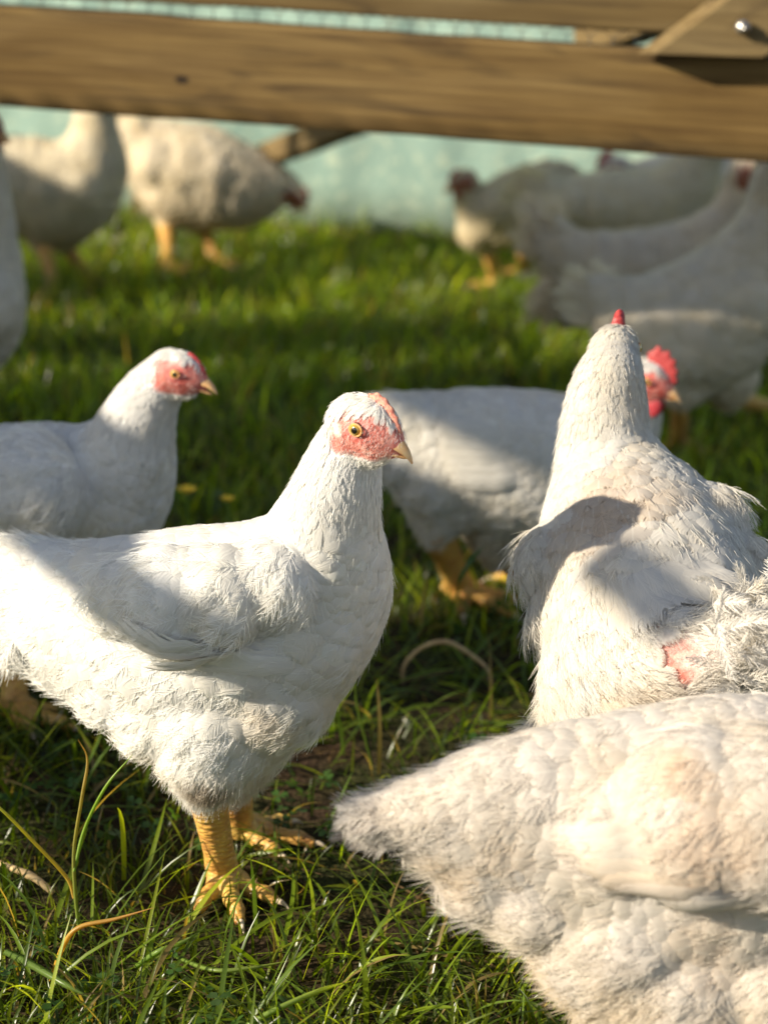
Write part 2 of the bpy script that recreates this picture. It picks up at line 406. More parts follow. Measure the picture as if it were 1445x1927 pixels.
def lay_feathers(bvh, P, Nn, D, Ln, Wd, lift, kind='round', tm=TM_LO, cup=0.22, curl=0.35, conform=1.0, pillow=None):
    """one curved vane per root point, laid over the surface so that each overlaps the next"""
    n = len(P); S = nrm(np.cross(Nn, D)); TU, TV = tm.U, tm.V; shape = getattr(tm, kind)
    pos = P[:, None, :] + D[:, None, :] * (Ln[:, None] * TV[None, :])[:, :, None] + S[:, None, :] * (Wd[:, None] * (TU * shape)[None, :])[:, :, None]
    if pillow is not None:
        prof = np.interp(TV, [0, .35, .62, .8, .92, 1], [0, .55, 1.0, .98, .72, .35]) * (1 - .55 * np.abs(TU) ** 2.2)
        old = lift[:, None] * 1.3 * (TV ** 1.1)[None, :] - (lift * .4)[:, None] * (TV ** 3)[None, :]
        h = .0006 + Ln[:, None] * (lift[:, None] * prof[None] * pillow[:, None] + old * (1 - pillow[:, None]))
    else:
        h = 0.0006 + Ln[:, None] * (lift[:, None] * (TV ** 1.1)[None, :] - (lift * curl)[:, None] * (TV ** 3)[None, :]) - (Wd * cup)[:, None] * ((TU * shape) ** 2)[None, :] * TV[None, :] ** .5 * .8
    flat = pos.reshape(-1, 3)
    if conform > 0:
        Q, QN = nearest(bvh, flat)
        hh = h.ravel()[:, None]
        conf = Q + QN * np.maximum(hh, 0.0003)
        out = conf * conform + (flat + np.repeat(Nn, tm.n, 0) * hh) * (1 - conform)
    else:
        out = flat + np.repeat(Nn, tm.n, 0) * h.ravel()[:, None]
    quads = (tm.Q[None] + (np.arange(n) * tm.n)[:, None, None]).reshape(-1, 4)
    uv = np.tile(np.stack([TU, TV], 1), (n, 1))
    return out, quads, uv

def barbed(r, P, D, Up, Ln, Wd, nb=26, bend=.5, droop=.2, mess=.16, hug=0.0):
    """plumes drawn barb by barb: every barb is a fine strand leaving the shaft"""
    n = len(P); S = nrm(np.cross(Up, D)); t = np.linspace(.06, 1, nb)[None] + r.normal(0, .012, (n, nb)); t = np.clip(t, 0, 1)
    def shaft(tt): return P[:, None] + D[:, None] * (Ln[:, None] * tt)[:, :, None] - Up[:, None] * (Ln[:, None] * bend * .35 * tt ** 2)[:, :, None]
    A = shaft(t); out = []
    wsh = np.interp(t, [0, .25, .6, .85, 1], [.7, 1, .95, .65, .25])
    Dt = nrm(D[:, None] - Up[:, None] * (bend * .7 * t)[:, :, None])
    for sg in (-1, 1):
        ang = r.normal(.75, .18, (n, nb)) + .35 * t
        L_ = Wd[:, None] * wsh * r.uniform(.6, 1.25, (n, nb)) * 1.5
        d1 = S[:, None] * (np.cos(ang) * sg)[:, :, None] + Dt * np.sin(ang)[:, :, None]
        d1 = d1 + r.normal(0, mess, (n, nb, 3)) - Up[:, None] * hug; d2 = nrm(d1 * .6 + Dt * .9 - Up[:, None] * (.25 + hug) + np.array([0, 0, -droop]))
        k = [A, A + d1 * (L_ * .33)[:, :, None], A + d1 * (L_ * .6)[:, :, None] + d2 * (L_ * .12)[:, :, None], A + d1 * (L_ * .75)[:, :, None] + d2 * (L_ * .38)[:, :, None]]
        out.append(np.stack(k, 2).reshape(-1, 4, 3))
    st = np.linspace(0, 1, 4)[None].repeat(n, 0); out.append(shaft(st).reshape(-1, 4, 3))
    return np.vstack(out), 2 * nb

def strands(name, pts, rad, tint, parent, off, prof=(1, .9, .7, .25)):
    n_ = len(pts); hr = bpy.data.hair_curves.new(name); hr.add_curves([4] * n_)
    hr.attributes['position'].data.foreach_set('vector', (pts - off).astype(np.float32).ravel())
    ra = hr.attributes['radius'] if 'radius' in hr.attributes else hr.attributes.new('radius', 'FLOAT', 'POINT')
    ra.data.foreach_set('value', (np.broadcast_to(np.asarray(rad), (n_,))[:, None] * np.array(prof)[None]).astype(np.float32).ravel())
    ta = hr.attributes.new('tint', 'FLOAT_COLOR', 'CURVE'); c4 = np.ones((n_, 4), np.float32); c4[:, :3] = np.clip(tint, 0, .92); ta.data.foreach_set('color', c4.ravel())
    hr.materials.append(M['down']); ho = bpy.data.objects.new(name, hr); COL.objects.link(ho); ho.parent = parent; return ho

def poisson(P, rad, cell=0.006):
    grid_ = {}; keep = []
    ci = np.floor(P / cell).astype(int)
    for i in range(len(P)):
        c = ci[i]; r = rad[i]; k = int(math.ceil(r / cell)); ok = True; p = P[i]
        for dx in range(-k, k + 1):
            for dy in range(-k, k + 1):
                for dz in range(-k, k + 1):
                    for j in grid_.get((c[0] + dx, c[1] + dy, c[2] + dz), ()):
                        q = P[j]
                        if (p[0] - q[0]) ** 2 + (p[1] - q[1]) ** 2 + (p[2] - q[2]) ** 2 < r * r: ok = False; break
                    if not ok: break
                if not ok: break
            if not ok: break
        if ok:
            grid_.setdefault((c[0], c[1], c[2]), []).append(i); keep.append(i)
    return np.array(keep)

class Field:
    """flow direction, feather length and fluffiness around the spine"""
    def __init__(s, P, T, r, fl, fluff): s.P = P; s.T = T; s.r = r; s.fl = fl; s.fluff = fluff
    def at(s, X, Nn):
        out_d = np.empty_like(X); fl = np.empty(len(X)); ff = np.empty(len(X))
        for a in range(0, len(X), 4000):
            x = X[a:a + 4000]
            d = np.linalg.norm(x[:, None] - s.P[None], axis=2) / s.r[None]
            wt = 1.0 / (d ** 6 + 1e-4); wt /= wt.sum(1, keepdims=True)
            out_d[a:a + 4000] = wt @ s.T; fl[a:a + 4000] = wt @ s.fl; ff[a:a + 4000] = wt @ s.fluff
        out_d = out_d + np.array([0, 0, -0.22])
        out_d = nrm(out_d - Nn * np.sum(out_d * Nn, 1, keepdims=True))
        return out_d, fl, ff

def sample_surface(V, N_, F4, n, r):
    tri = F4
    a = V[tri[:, 0]]; b = V[tri[:, 1]]; c = V[tri[:, 2]]
    ar = np.linalg.norm(np.cross(b - a, c - a), axis=1); cdf = np.cumsum(ar) / ar.sum()
    k = np.searchsorted(cdf, r.random(n)); k = np.minimum(k, len(tri) - 1)
    u = r.random(n); v = r.random(n); f = u + v > 1; u[f] = 1 - u[f]; v[f] = 1 - v[f]
    P = a[k] * (1 - u - v)[:, None] + b[k] * u[:, None] + c[k] * v[:, None]
    Nn = nrm(N_[tri[k, 0]] * (1 - u - v)[:, None] + N_[tri[k, 1]] * u[:, None] + N_[tri[k, 2]] * v[:, None])
    return P, Nn, ar.sum() / 2

def smoothnoise3(P, s, seed):
    r = np.random.default_rng(seed); out = np.zeros(len(P))
    for k in range(8):
        d = nrm(r.normal(size=3)); out += np.sin(P @ d * s * r.uniform(.6, 1.6) + r.uniform(0, 6.28))
    return out / 8 * 1.8

def make_leg(root, top, foot, fdir, sc, off, name='leg', detail=False, spread=1.0, knee=None):
    """shank, three front toes and a hind toe as one skin, claws on it"""
    f = nrm(np.array([fdir[0], fdir[1], 0.0])); s = np.array([-f[1], f[0], 0])
    foot = np.array(foot, float)
    mb = MB()
    ank = foot + np.array([0, 0, 0.012 * sc])
    if knee is None: P = catmull([top, top * .5 + ank * .5 + f * 0.002, ank], 7)
    else: P = catmull([top, knee, ank], 7)
    t = np.linspace(0, 1, len(P))
    rad = sc * 1.62 * np.interp(t, [0, .12, .3, .7, .92, 1], [.0094, .0094, .0080, .0070, .0078, .0080])
    mb.tube(P, rad, 14)
    cls = []; rr = np.random.default_rng(int(abs(foot[0] * 1e4)) + 3)
    for ang, ln in ((0, .058), (38 * spread, .046), (-40 * spread, .044), (172, .024)):
        a = R(ang + rr.uniform(-5, 5)); d = f * math.cos(a) + s * math.sin(a); ln *= sc
        z0 = .011 * sc if ang < 100 else .012 * sc
        pts = [foot + d * ln * u + np.array([0, 0, z]) for u, z in ((0.0, z0), (.25, .013 * sc), (.5, .0085 * sc), (.78, .0085 * sc), (1.0, .0045 * sc))]
        pts = catmull(pts, 5); tt = np.linspace(0, 1, len(pts))
        rd = sc * 1.22 * (np.interp(tt, [0, .3, .6, .9, 1], [.0078, .0062, .0054, .0044, .0034]) + .0005 * np.sin(tt * 26))
        mb.tube(pts, rd, 10)
        tip = pts[-1]
        cp = catmull([tip - d * .003, tip + d * .005 * sc + np.array([0, 0, .0012]), tip + d * .012 * sc + np.array([0, 0, -.003 * sc])], 4)
        cls.append((cp, sc * np.linspace(.0032, .0005, len(cp))))
    V = np.vstack(mb.V)
    F = [tuple(q) for q in mb.q] + [tuple(t) for t in mb.t]
    vv, nn, ps = remesh(V, F, 0.0016 if detail else 0.003, 3)
    o = mesh_from(name, vv - off, [p for p in ps if len(p) == 4], [p for p in ps if len(p) == 3], mats=[M['leg']], parent=root)
    for cp, cr in cls: MB().tube(cp, cr, 7).build('claw', M['claw'], parent=o, off=off)
    return o

FACE_DEF = dict(a0=-.018, a1=.024, c0=-.019, c1=.0155)
hens = []
def build_hen(label, chain, head, legs, name='hen', lat=(0, 1, 0), wfac=0.85, blobs=(), detail=1, seed=1, tint=(0.83, 0.80, 0.75),
              stains=(), bald=(), voxel=None, comb=(0.006, .030), fl=1.0, wings=(), tails=(), fluffscale=1.0, nfluff=None, group=None, beakmat='beak',
              combmat='comb', wattle=.007, redness=1.0, plift=1.0, combth=.0022, face=FACE_DEF, skin_a=(.62, .13, .10), skin_b=(.55, .045, .035), blob_lat=1.0, dirt=0.0, rough=1.0):
    """chain nodes: (point, radius, feather length mm, fluff) ordered from head to tail"""
    r = np.random.default_rng(seed)
    base = np.mean([np.array(l['foot']) for l in legs], 0); base[2] = 0
    root = empty(name, base); off = base
    tag(root, label, 'hen', group or 'white hens on the grass')
    lat = nrm(np.array(lat, float))
    Pc = np.array([c[0] for c in chain]); rc = np.array([c[1] for c in chain]); flc = np.array([c[2] for c in chain]); ffc = np.array([c[3] for c in chain])
    X = catmull(np.hstack([Pc, rc[:, None], flc[:, None], ffc[:, None]]), 6)
    Sp, Sr, Sfl, Sff = X[:, :3], np.maximum(X[:, 3], .006), X[:, 4], X[:, 5]
    St = nrm(np.gradient(Sp, axis=0))
    iv, ifc = ico(); Vs = []; Fs = []; n = 0
    def ball(c, rr, wf, L=lat):
        nonlocal n
        v = iv * rr; v = v + (wf - 1) * (v @ L)[:, None] * L[None]
        Vs.append(v + c); Fs.append(ifc + n); n += len(iv)
    for i in range(len(Sp)):
        wf = 1.0 if Sr[i] < 0.03 else 1.0 + (wfac - 1) * min(1, (Sr[i] - 0.03) / 0.03)
        ball(Sp[i], Sr[i], wf)
    # head
    hc = np.array(head['c'], float); fh = nrm(head['f']); hs = head.get('s', 1.0)
    upw = np.array(head.get('up', (0, 0, 1.0)), float); uh = nrm(upw - fh * np.dot(upw, fh)); sh = np.cross(uh, fh)
    H = lambda a, b, c: hc + (fh * a + sh * b + uh * c) * hs
    for (a, c, rr, wf) in ((-.008, .0, .0215, .92), (.002, .001, .0205, .88), (.012, -.002, .016, .82), (.019, -.004, .0115, .8), (.024, -.006, .0085, .8), (.006, -.010, .0145, .85), (.014, -.0105, .0095, .8)):
        ball(H(a, 0, c), rr * hs, wf, sh)
    ext = [];
    for bspec in blobs:                       # (point, radius, dir, flen, fluff, wf)
        ball(np.array(bspec[0]), bspec[1], bspec[5] if len(bspec) > 5 else blob_lat)
        ext.append(bspec)
    # cuffs of feather running down to the shanks
    for l in legs:
        k = np.array(l['top']); src = np.array(l.get('thigh', k + np.array([0, 0, .05])))
        for t in np.linspace(0, 1, 6):
            ball(src * (1 - t) + k * t, (l.get('tr', .04) * (1 - t) + .0125 * t), 1.0)
            ext.append((src * (1 - t) + k * t, l.get('tr', .04) * (1 - t) + .0125 * t, (k - src), 12 * (1 - t) + 6 * t, .8))
    V = np.vstack(Vs); F = np.vstack(Fs)
    vox = voxel or (0.0028 if detail >= 2 else 0.004 if detail == 1 else 0.006)
    BV, BN, ps = remesh(V, F, vox, int(10 * rough) if detail >= 2 else 7)
    amp = {0: .0028, 1: .0018, 2: .0014}[detail]; far_h = smooth01((np.linalg.norm(BV - hc, axis=1) - .05) / .06)
    BV = BV + BN * ((smoothnoise3(BV, 95, seed + 30) * .6 + smoothnoise3(BV, 210, seed + 31) * .4) * amp * far_h)[:, None]
    Fld = Field(np.vstack([Sp, [e[0] for e in ext]]), np.vstack([St, [nrm(np.array(e[2], float)) for e in ext]]),
                np.concatenate([Sr, [e[1] for e in ext]]), np.concatenate([Sfl, [e[3] for e in ext]]) / 1000, np.concatenate([Sff, [e[4] for e in ext]]))
    def facemask(P):
        d = (P - hc) / hs; a = d @ fh + .0016 * smoothnoise3(P, 420, seed + 7); b = np.abs(d @ sh); c = d @ uh + .0016 * smoothnoise3(P, 380, seed + 8)
        m1 = smooth01((a - face['a0']) / .004) * smooth01((face['a1'] + .012 - a) / .004) * smooth01((c - face['c0']) / .004) * smooth01((face['c1'] + .0012 * smooth01((a + .002) / .006) - .1 * abs(a) - c) / .004) * smooth01((b - .003) / .004)
        m2 = smooth01((a - .019) / .004) * smooth01((c + .03) / .004) * smooth01((.012 - c) / .004)
        far = smooth01((.045 - np.linalg.norm(d, axis=1)) / .004)
        rag = smoothnoise3(P, 900, seed) * .18
        return np.clip(np.maximum(m1, m2) * far + rag * np.minimum(m1 * 4, 1) * far, 0, 1)
    baldP = [(np.array(b[0]), b[1]) for b in bald]
    def baldmask(P):
        o = np.zeros(len(P))
        for c, rr in baldP:
            o = np.maximum(o, smooth01(1.4 - np.linalg.norm(P - c, axis=1) / rr + .35 * smoothnoise3(P, 300, seed + 9)))
        return o
    def tintof(P, nrd=None):
        t = np.tile(np.array(tint), (len(P), 1))
        nz = smoothnoise3(P, 38, seed + 1); nz2 = smoothnoise3(P, 120, seed + 2)
        t = t * (1 + .03 * nz[:, None]) + np.array([.012, .0, -.025]) * nz2[:, None]
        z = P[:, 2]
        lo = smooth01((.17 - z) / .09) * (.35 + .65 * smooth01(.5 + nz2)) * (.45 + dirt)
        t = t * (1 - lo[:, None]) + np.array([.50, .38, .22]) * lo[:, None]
        if dirt:
            dd = smooth01((nz2 * .6 + smoothnoise3(P, 60, seed + 5) * .6 - .35) * 2) * dirt
            t = t * (1 - dd[:, None]) + np.array([.60, .44, .28]) * dd[:, None]
        for (c, rr, colr, amt) in stains:
            k = smooth01(1.3 - np.linalg.norm(P - np.array(c), axis=1) / rr + .5 * smoothnoise3(P, 90, seed + 4)) * amt
            t = t * (1 - k[:, None]) + np.array(colr) * k[:, None]
        return np.clip(t, .02, .92)
    sk = np.clip(np.maximum(facemask(BV), baldmask(BV)) * redness, 0, 1)
    de = (BV - H(.005, 0, .003)) / hs; ra_ = np.sqrt((de @ fh) ** 2 + (de @ uh) ** 2); rr_ = smooth01(1.25 - ra_ / .010) ; back_ = smooth01((-(de @ fh) - .016) / .004)
    pk = np.array(skin_a); rd = np.array(skin_b); ksk = np.clip(np.maximum(rr_, back_) * .75 + .2 * smoothnoise3(BV, 420, seed + 6), 0, 1)[:, None]
    ksk = np.maximum(ksk, baldmask(BV)[:, None] * .5); skc = pk * (1 - ksk) + rd * ksk; bt = tintof(BV) * (1 - sk[:, None]) + skc * sk[:, None]
    ear = (0.0 if detail < 2 else 1.0) * (smooth01(1.5 - np.sqrt((((de @ fh) + .0165) / .0048) ** 2 + (((de @ uh) + .0015) / .0055) ** 2)) * sk)[:, None]; bt = bt * (1 - ear) + np.array([.80, .60, .52]) * ear
    q4 = [p for p in ps if len(p) == 4]; q3 = [p for p in ps if len(p) == 3]
    mesh_from('body', BV - off, q4, q3, attrs={'tint': bt, 'skin': sk}, mats=[M['body']], parent=root)
    bvh = BVHTree.FromPolygons([Vector(v) for v in BV], ps)
    F4 = np.array([(p[0], p[1], p[2]) for p in ps] + [(p[0], p[2], p[3]) for p in q4])
    # ---- contour feathers
    ncand = {0: 7000, 1: 20000, 2: 46000}[detail]
    P, Nn, area = sample_surface(BV, BN, F4, ncand, r)
    D, FL, FF = Fld.at(P, Nn)
    FL = FL * fl
    dh = (P - hc) / hs; FL = FL * (1 - .45 * smooth01((dh @ fh + .006) / .006) * (np.linalg.norm(dh, axis=1) < .035))
    ok = (np.maximum(facemask(P) * redness, baldmask(P) * 2.5) < .35) & (P[:, 2] > .05)
    P, Nn, D, FL, FF = P[ok], Nn[ok], D[ok], FL[ok], FF[ok]
    small = FL < .0165
    sp = FL * np.where(small, .25, .36) * (1.0 if detail >= 2 else 1.12)
    keep = poisson(P, sp, 0.006)
    P, Nn, D, FL, FF, small = P[keep], Nn[keep], D[keep], FL[keep], FF[keep], small[keep]
    jit = r.normal(0, .13, len(P)) * (1 + 2 * FF); S = np.cross(Nn, D); D = nrm(D + S * jit[:, None])
    Ln = FL * r.uniform(.82, 1.22, len(P)) * np.where(small, 1.25, 1)
    Wd = Ln * np.where(small, .19, np.where(FF > .5, .36, .45)) * r.uniform(.85, 1.15, len(P))
    lift = (np.where(small, .040, .075) + FF * .05 + r.uniform(0, .045, len(P))) * plift * (1.15 if detail == 0 else 1.0)
    tm = TM_HI if detail >= 2 else TM_LO
    o, q, uv = lay_feathers(bvh, P, Nn, D, Ln, Wd, lift, 'round', tm, conform=.9, pillow=np.where(small, 0.0, np.clip(1.0 - FF * .8, .3, .85)))
    ft = tintof(P) * (1 + r.normal(0, .035, len(P)))[:, None]
    mesh_from('plumage', o - off, q, uv=uv, attrs={'tint': np.clip(np.repeat(ft, tm.n, 0), 0, .92), 'rnd': np.repeat(r.random(len(P)), tm.n)}, mats=[M['feather']], parent=root)
    nf = len(P)
    if detail >= 1:
        nobald = baldmask(P) < .02
        nb_ = 11 if detail >= 2 else 7; k = ~small & nobald
        bP = P[k] + Nn[k] * (.0008 + Ln[k] * lift[k] * .4)[:, None]; nk = len(bP)
        up_b = nrm(Nn[k] + D[k] * -(lift[k] * .9)[:, None]); db = nrm(D[k] + Nn[k] * (lift[k] * 1.1)[:, None])
        sp_, nb2 = barbed(r, bP, db, up_b, Ln[k] * 1.06, Wd[k] * .95, nb=nb_, bend=.42, droop=.05, mess=.08, hug=.12)
        kk = np.concatenate([np.repeat(np.arange(nk), nb2 // 2), np.repeat(np.arange(nk), nb2 // 2), np.arange(nk)])
        strands('vane_barbs', sp_, .00017 if detail >= 2 else .00034, np.clip(ft[k][kk] * r.uniform(1.02, 1.14, (len(kk), 1)), 0, .92), root, off)
    # ---- wings: long quills laid along the flank
    for wg in wings:
        rows = wg['rows']; Ps = []; Ds = []; Ls = []; Ws = []
        for (A, B, A2, B2, cnt, wd) in rows:      # root line A-B, tip line A2-B2
            for k in range(cnt):
                t = (k + r.uniform(-.2, .2)) / max(1, cnt - 1); p = np.array(A) * (1 - t) + np.array(B) * t; e = np.array(A2) * (1 - t) + np.array(B2) * t
                Ps.append(p); Ds.append(nrm(e - p)); Ls.append(np.linalg.norm(e - p) * r.uniform(.93, 1.07)); Ws.append(wd)
        Ps = np.array(Ps); Ds = np.array(Ds); Ls = np.array(Ls); Ws = np.array(Ws)
        Q, QN = nearest(bvh, Ps); Q += QN * .003
        Ds = nrm(Ds - QN * np.sum(Ds * QN, 1, keepdims=True) * .8)
        o, q, uv = lay_feathers(bvh, Q, QN, Ds, Ls, Ws, np.full(len(Ps), wg.get('lift', .07)) + np.linspace(0, .02, len(Ps)), 'long', TM_QUILL, cup=.3, conform=wg.get('conform', .8))
        o = o + np.repeat(QN * (wg.get('raise', .003) + np.arange(len(Q)) % 9 * wg.get('step', .0))[:, None], TM_QUILL.n, 0) * np.tile(np.clip(TM_QUILL.V * 3.2 - .25, -.25, 1), len(Q))[:, None]
        tt = tintof(Q) * (1 + r.normal(0, .02, len(Q)))[:, None]
        mesh_from('wing', o - off, q, uv=uv, attrs={'tint': np.clip(np.repeat(tt, TM_QUILL.n, 0), 0, .92), 'rnd': np.repeat(r.random(len(Q)), TM_QUILL.n)}, mats=[M['feather']], parent=root)
    # ---- tail: free feathers in a tuft
    for tl in tails:                              # dict(p, d, n, len, w, spread, up)
        n_ = tl['n']; d = nrm(tl['d']); p0 = np.array(tl['p'], float); ra = tl.get('r', .02)
        Ps = p0 + np.clip(r.normal(0, 1, (n_, 3)), -1.25, 1.25) * ra * .5; jd = nrm(d + np.clip(r.normal(0, 1, (n_, 3)), -1.5, 1.5) * tl.get('spread', .25))
        up = nrm(r.normal(0, .6, (n_, 3)) + np.array(tl.get('up', (0, -.3, 1.0)))); up = nrm(up - jd * np.sum(up * jd, 1, keepdims=True))
        Ls = tl['len'] * r.uniform(.6, 1.15, n_); Ws = tl['w'] * r.uniform(.7, 1.2, n_)
        sp_, nb2 = barbed(r, Ps, jd, up, Ls, Ws, nb={0: 12, 1: 20, 2: 34}[detail], bend=tl.get('curl', .5))
        tt = tintof(Ps); kk = np.concatenate([np.repeat(np.arange(n_), nb2 // 2), np.repeat(np.arange(n_), nb2 // 2), np.arange(n_)]); tt = tt[kk]
        if 'tipcol' in tl:
            far_ = np.linalg.norm(sp_[:, 0] - p0, axis=1) / tl['len']; k = smooth01((far_ - .85) / .25) * (r.random(n_) < .6)[kk] * .85
            tt = tt * (1 - k[:, None]) + np.array(tl['tipcol']) * k[:, None]
        strands('tail', sp_, {0: .0009, 1: .0005, 2: .00030}[detail], tt, root, off)
    # ---- down: fine strands, long on belly and rump
    nfl = nfluff if nfluff is not None else {0: 2500, 1: 9000, 2: 30000}[detail]
    P, Nn, _ = sample_surface(BV, BN, F4, nfl, r)
    D, FL, FF = Fld.at(P, Nn)
    fm = np.maximum(facemask(P) * redness, baldmask(P) * .7)
    ok = ((fm < .3) | (r.random(len(P)) < .55)) & (r.random(len(P)) < np.clip(FF * 1.25 - .04, .18, 1) + (fm > .3) * .6 + .35 * (FL < .0165)) & (P[:, 2] > .045)
    P, Nn, D, FL, FF = P[ok], Nn[ok], D[ok], FL[ok], FF[ok]
    n_ = len(P)
    jit = nrm(r.normal(0, 1, (n_, 3)))
    Ls = (FL * .55 * (1 + 0.7 * FF) * fluffscale * r.uniform(.6, 1.3, n_)) ; Ls = np.where(fm[ok] > .3, .0022 * hs, np.minimum(Ls, .03))
    D1 = nrm(D + jit * (.12 + .38 * FF)[:, None] + Nn * (.05 + .45 * FF)[:, None]); D2 = nrm(D1 + jit * .25 - Nn * .25 + np.array([0, 0, -.15]))
    K = 4; tt = np.linspace(0, 1, K)
    pts = P[:, None] + Nn[:, None] * .001 + D1[:, None] * (Ls[:, None] * tt)[:, :, None] * .6 + D2[:, None] * (Ls[:, None] * tt ** 2)[:, :, None] * .5
    strands('down', pts, {0: .0007, 1: .00035, 2: .00020}[detail] * np.where(fm[ok] > .3, .6, 1), tintof(P) * 1.02, root, off)
    # ---- beak
    up_ = MB(); ns = 14
    A = [(.0170, -.0005, .0078, .0082), (.0210, -.0005, .0075, .0080), (.0250, -.0010, .0067, .0070), (.0298, -.0026, .0054, .0056), (.0342, -.0050, .0037, .0041), (.0372, -.0078, .0021, .0025), (.0386, -.0100, .0009, .0011)]
    Vb = []
    for (a, c, wy, hz) in A:
        for k in range(ns):
            t = 2 * math.pi * k / ns; cz = math.sin(t)
            Vb.append(H(a, wy * math.cos(t) * (1 - .25 * max(0, cz)), c - .004 + (hz * cz if cz > 0 else hz * .35 * cz)))
    qs = [(i * ns + k, i * ns + (k + 1) % ns, (i + 1) * ns + (k + 1) % ns, (i + 1) * ns + k) for i in range(len(A) - 1) for k in range(ns)]
    Vb += [H(.015, 0, -.004), H(.0389, 0, -.0142)]
    e = len(A) * ns; ts = [(e, (k + 1) % ns, k) for k in range(ns)] + [(e + 1, (len(A) - 1) * ns + k, (len(A) - 1) * ns + (k + 1) % ns) for k in range(ns)]
    bk = mesh_from('beak', np.array(Vb) - off, qs, ts, mats=[M[beakmat]], parent=root)
    og = head.get('open', 0.0)
    Vb = []
    A = [(.013, -.0088, .0068, .0034), (.020, -.0094 - og * .1, .0062, .0034), (.026, -.0102 - og * .4, .0048, .0028), (.0312, -.0110 - og * .8, .0026, .0018), (.0338, -.0116 - og, .0008, .0007)]
    for (a, c, wy, hz) in A:
        for k in range(ns):
            t = 2 * math.pi * k / ns; cz = math.sin(t)
            Vb.append(H(a, wy * math.cos(t), c + (hz * .3 * cz if cz > 0 else hz * cz)))
    Vb += [H(.012, 0, -.0088), H(.0342, 0, -.0118 - og)]
    e = len(A) * ns; qs = [(i * ns + k, i * ns + (k + 1) % ns, (i + 1) * ns + (k + 1) % ns, (i + 1) * ns + k) for i in range(len(A) - 1) for k in range(ns)]
    ts = [(e, (k + 1) % ns, k) for k in range(ns)] + [(e + 1, (len(A) - 1) * ns + k, (len(A) - 1) * ns + (k + 1) % ns) for k in range(ns)]
    mesh_from('lower_beak', np.array(Vb) - off, qs, ts, mats=[M[beakmat]], parent=bk)
    nb = MB()
    for sgn in (-1, 1):
        nb.tube([H(.0225, sgn * .0064, -.0010), H(.0255, sgn * .0060, -.0022)], [.0009 * hs, .0007 * hs], 8)
    nb.build('nostril', M['nostril'], parent=bk, off=off)
    # ---- eyes
    for sgn in (1, -1):
        o_ = H(.0045, sgn * .05, .0035); hit = bvh.ray_cast(Vector(o_), Vector(-sh * sgn))
        if hit[0] is None: continue
        sp_ = np.array(hit[0]); ax = nrm(sh * sgn + fh * .22 + uh * .02); er = (.0050 if detail >= 2 else .0043) * hs; ec = sp_ - ax * er * .30
        v = iv * er; ca = (iv @ ax); pr = np.arccos(np.clip(ca, -1, 1))
        tc_ = np.tile(np.array([.55, .30, .03]), (len(iv), 1)); tc_[pr > .85] = (.22, .10, .02); 
        # finer sphere so the pupil stays round
        th = np.linspace(0, math.pi * .55, 26); ph = np.linspace(0, 2 * math.pi, 33)[:-1]
        e1 = nrm(np.cross(ax, uh)); e2 = np.cross(ax, e1)
        TH, PHI = np.meshgrid(th, ph, indexing='ij')
        vv = ec + er * (np.cos(TH)[..., None] * ax + np.sin(TH)[..., None] * (np.cos(PHI)[..., None] * e1 + np.sin(PHI)[..., None] * e2)).reshape(26, 32, 3)
        tcol = np.empty((26, 32, 3)); tcol[:] = (.58, .36, .05)
        tcol[TH < .80] = (.36, .22, .03); tcol[TH < .42] = (.008, .006, .005); tcol[TH > 1.0] = (.10, .04, .02)
        ii = np.arange(25)[:, None] * 32 + np.arange(32)[None]; jj = np.arange(25)[:, None] * 32 + (np.arange(32)[None] + 1) % 32
        qq = np.stack([ii, jj, jj + 32, ii + 32], -1).reshape(-1, 4)
        mesh_from('eye', vv.reshape(-1, 3) - off, qq, attrs={'tint': tcol.reshape(-1, 3)}, mats=[M['eye']], parent=root)
        if detail >= 1:
            lr = MB(); an = np.linspace(0, 2 * math.pi, 25)
            ring = [ec + ax * er * .52 + er * .92 * (1.12 * math.cos(t) * fh * .98 + .86 * math.sin(t) * uh) for t in an]
            lr.tube(ring, [er * .13] * len(ring), 8); lr.build('eyelid', M['lid'], parent=root, off=off)
    # ---- comb
    ch, cl = comb
    if ch > 0:
        K = 22; base_l = []; top_l = []
        for i in range(K):
            t = i / (K - 1); ang = R(8 + t * 92 * cl / .03)     # sweep from beak base over the forehead
            dirv = fh * math.cos(ang) + uh * math.sin(ang)
            o_ = hc + fh * .004 * hs + dirv * .06; hit = bvh.ray_cast(Vector(o_), Vector(-dirv))
            sp_ = np.array(hit[0]) if hit[0] is not None else hc + dirv * .02 * hs
            hgt = ch * hs * (.25 + .95 * math.sin(min(1, t * 1.15) * math.pi * .62) ** 1.2) * (1 - .55 * smooth01((t - .86) / .14))
            teeth = .62 + .38 * abs(math.sin(t * math.pi * 5.5))
            base_l.append(sp_ - dirv * .002); top_l.append(sp_ + dirv * (hgt * teeth + .001))
        Vb = []; th_ = combth * hs
        for i in range(K):
            b_, t_ = base_l[i], top_l[i]
            for (fr, tk) in ((0, 1.2), (.35, .9), (.7, .75), (.92, .45)):
                Vb.append(b_ * (1 - fr) + t_ * fr + sh * th_ * tk)
            Vb.append(t_)
            for (fr, tk) in ((.92, .45), (.7, .75), (.35, .9), (0, 1.2)):
                Vb.append(b_ * (1 - fr) + t_ * fr - sh * th_ * tk)
        qs = [(i * 9 + k, i * 9 + k + 1, (i + 1) * 9 + k + 1, (i + 1) * 9 + k) for i in range(K - 1) for k in range(8)]
        Vb = np.array(Vb) + r.normal(0, .00018, (len(Vb), 3)); n0 = len(Vb)
        Vb = np.vstack([Vb, np.mean(Vb[:9], 0), np.mean(Vb[-9:], 0)])
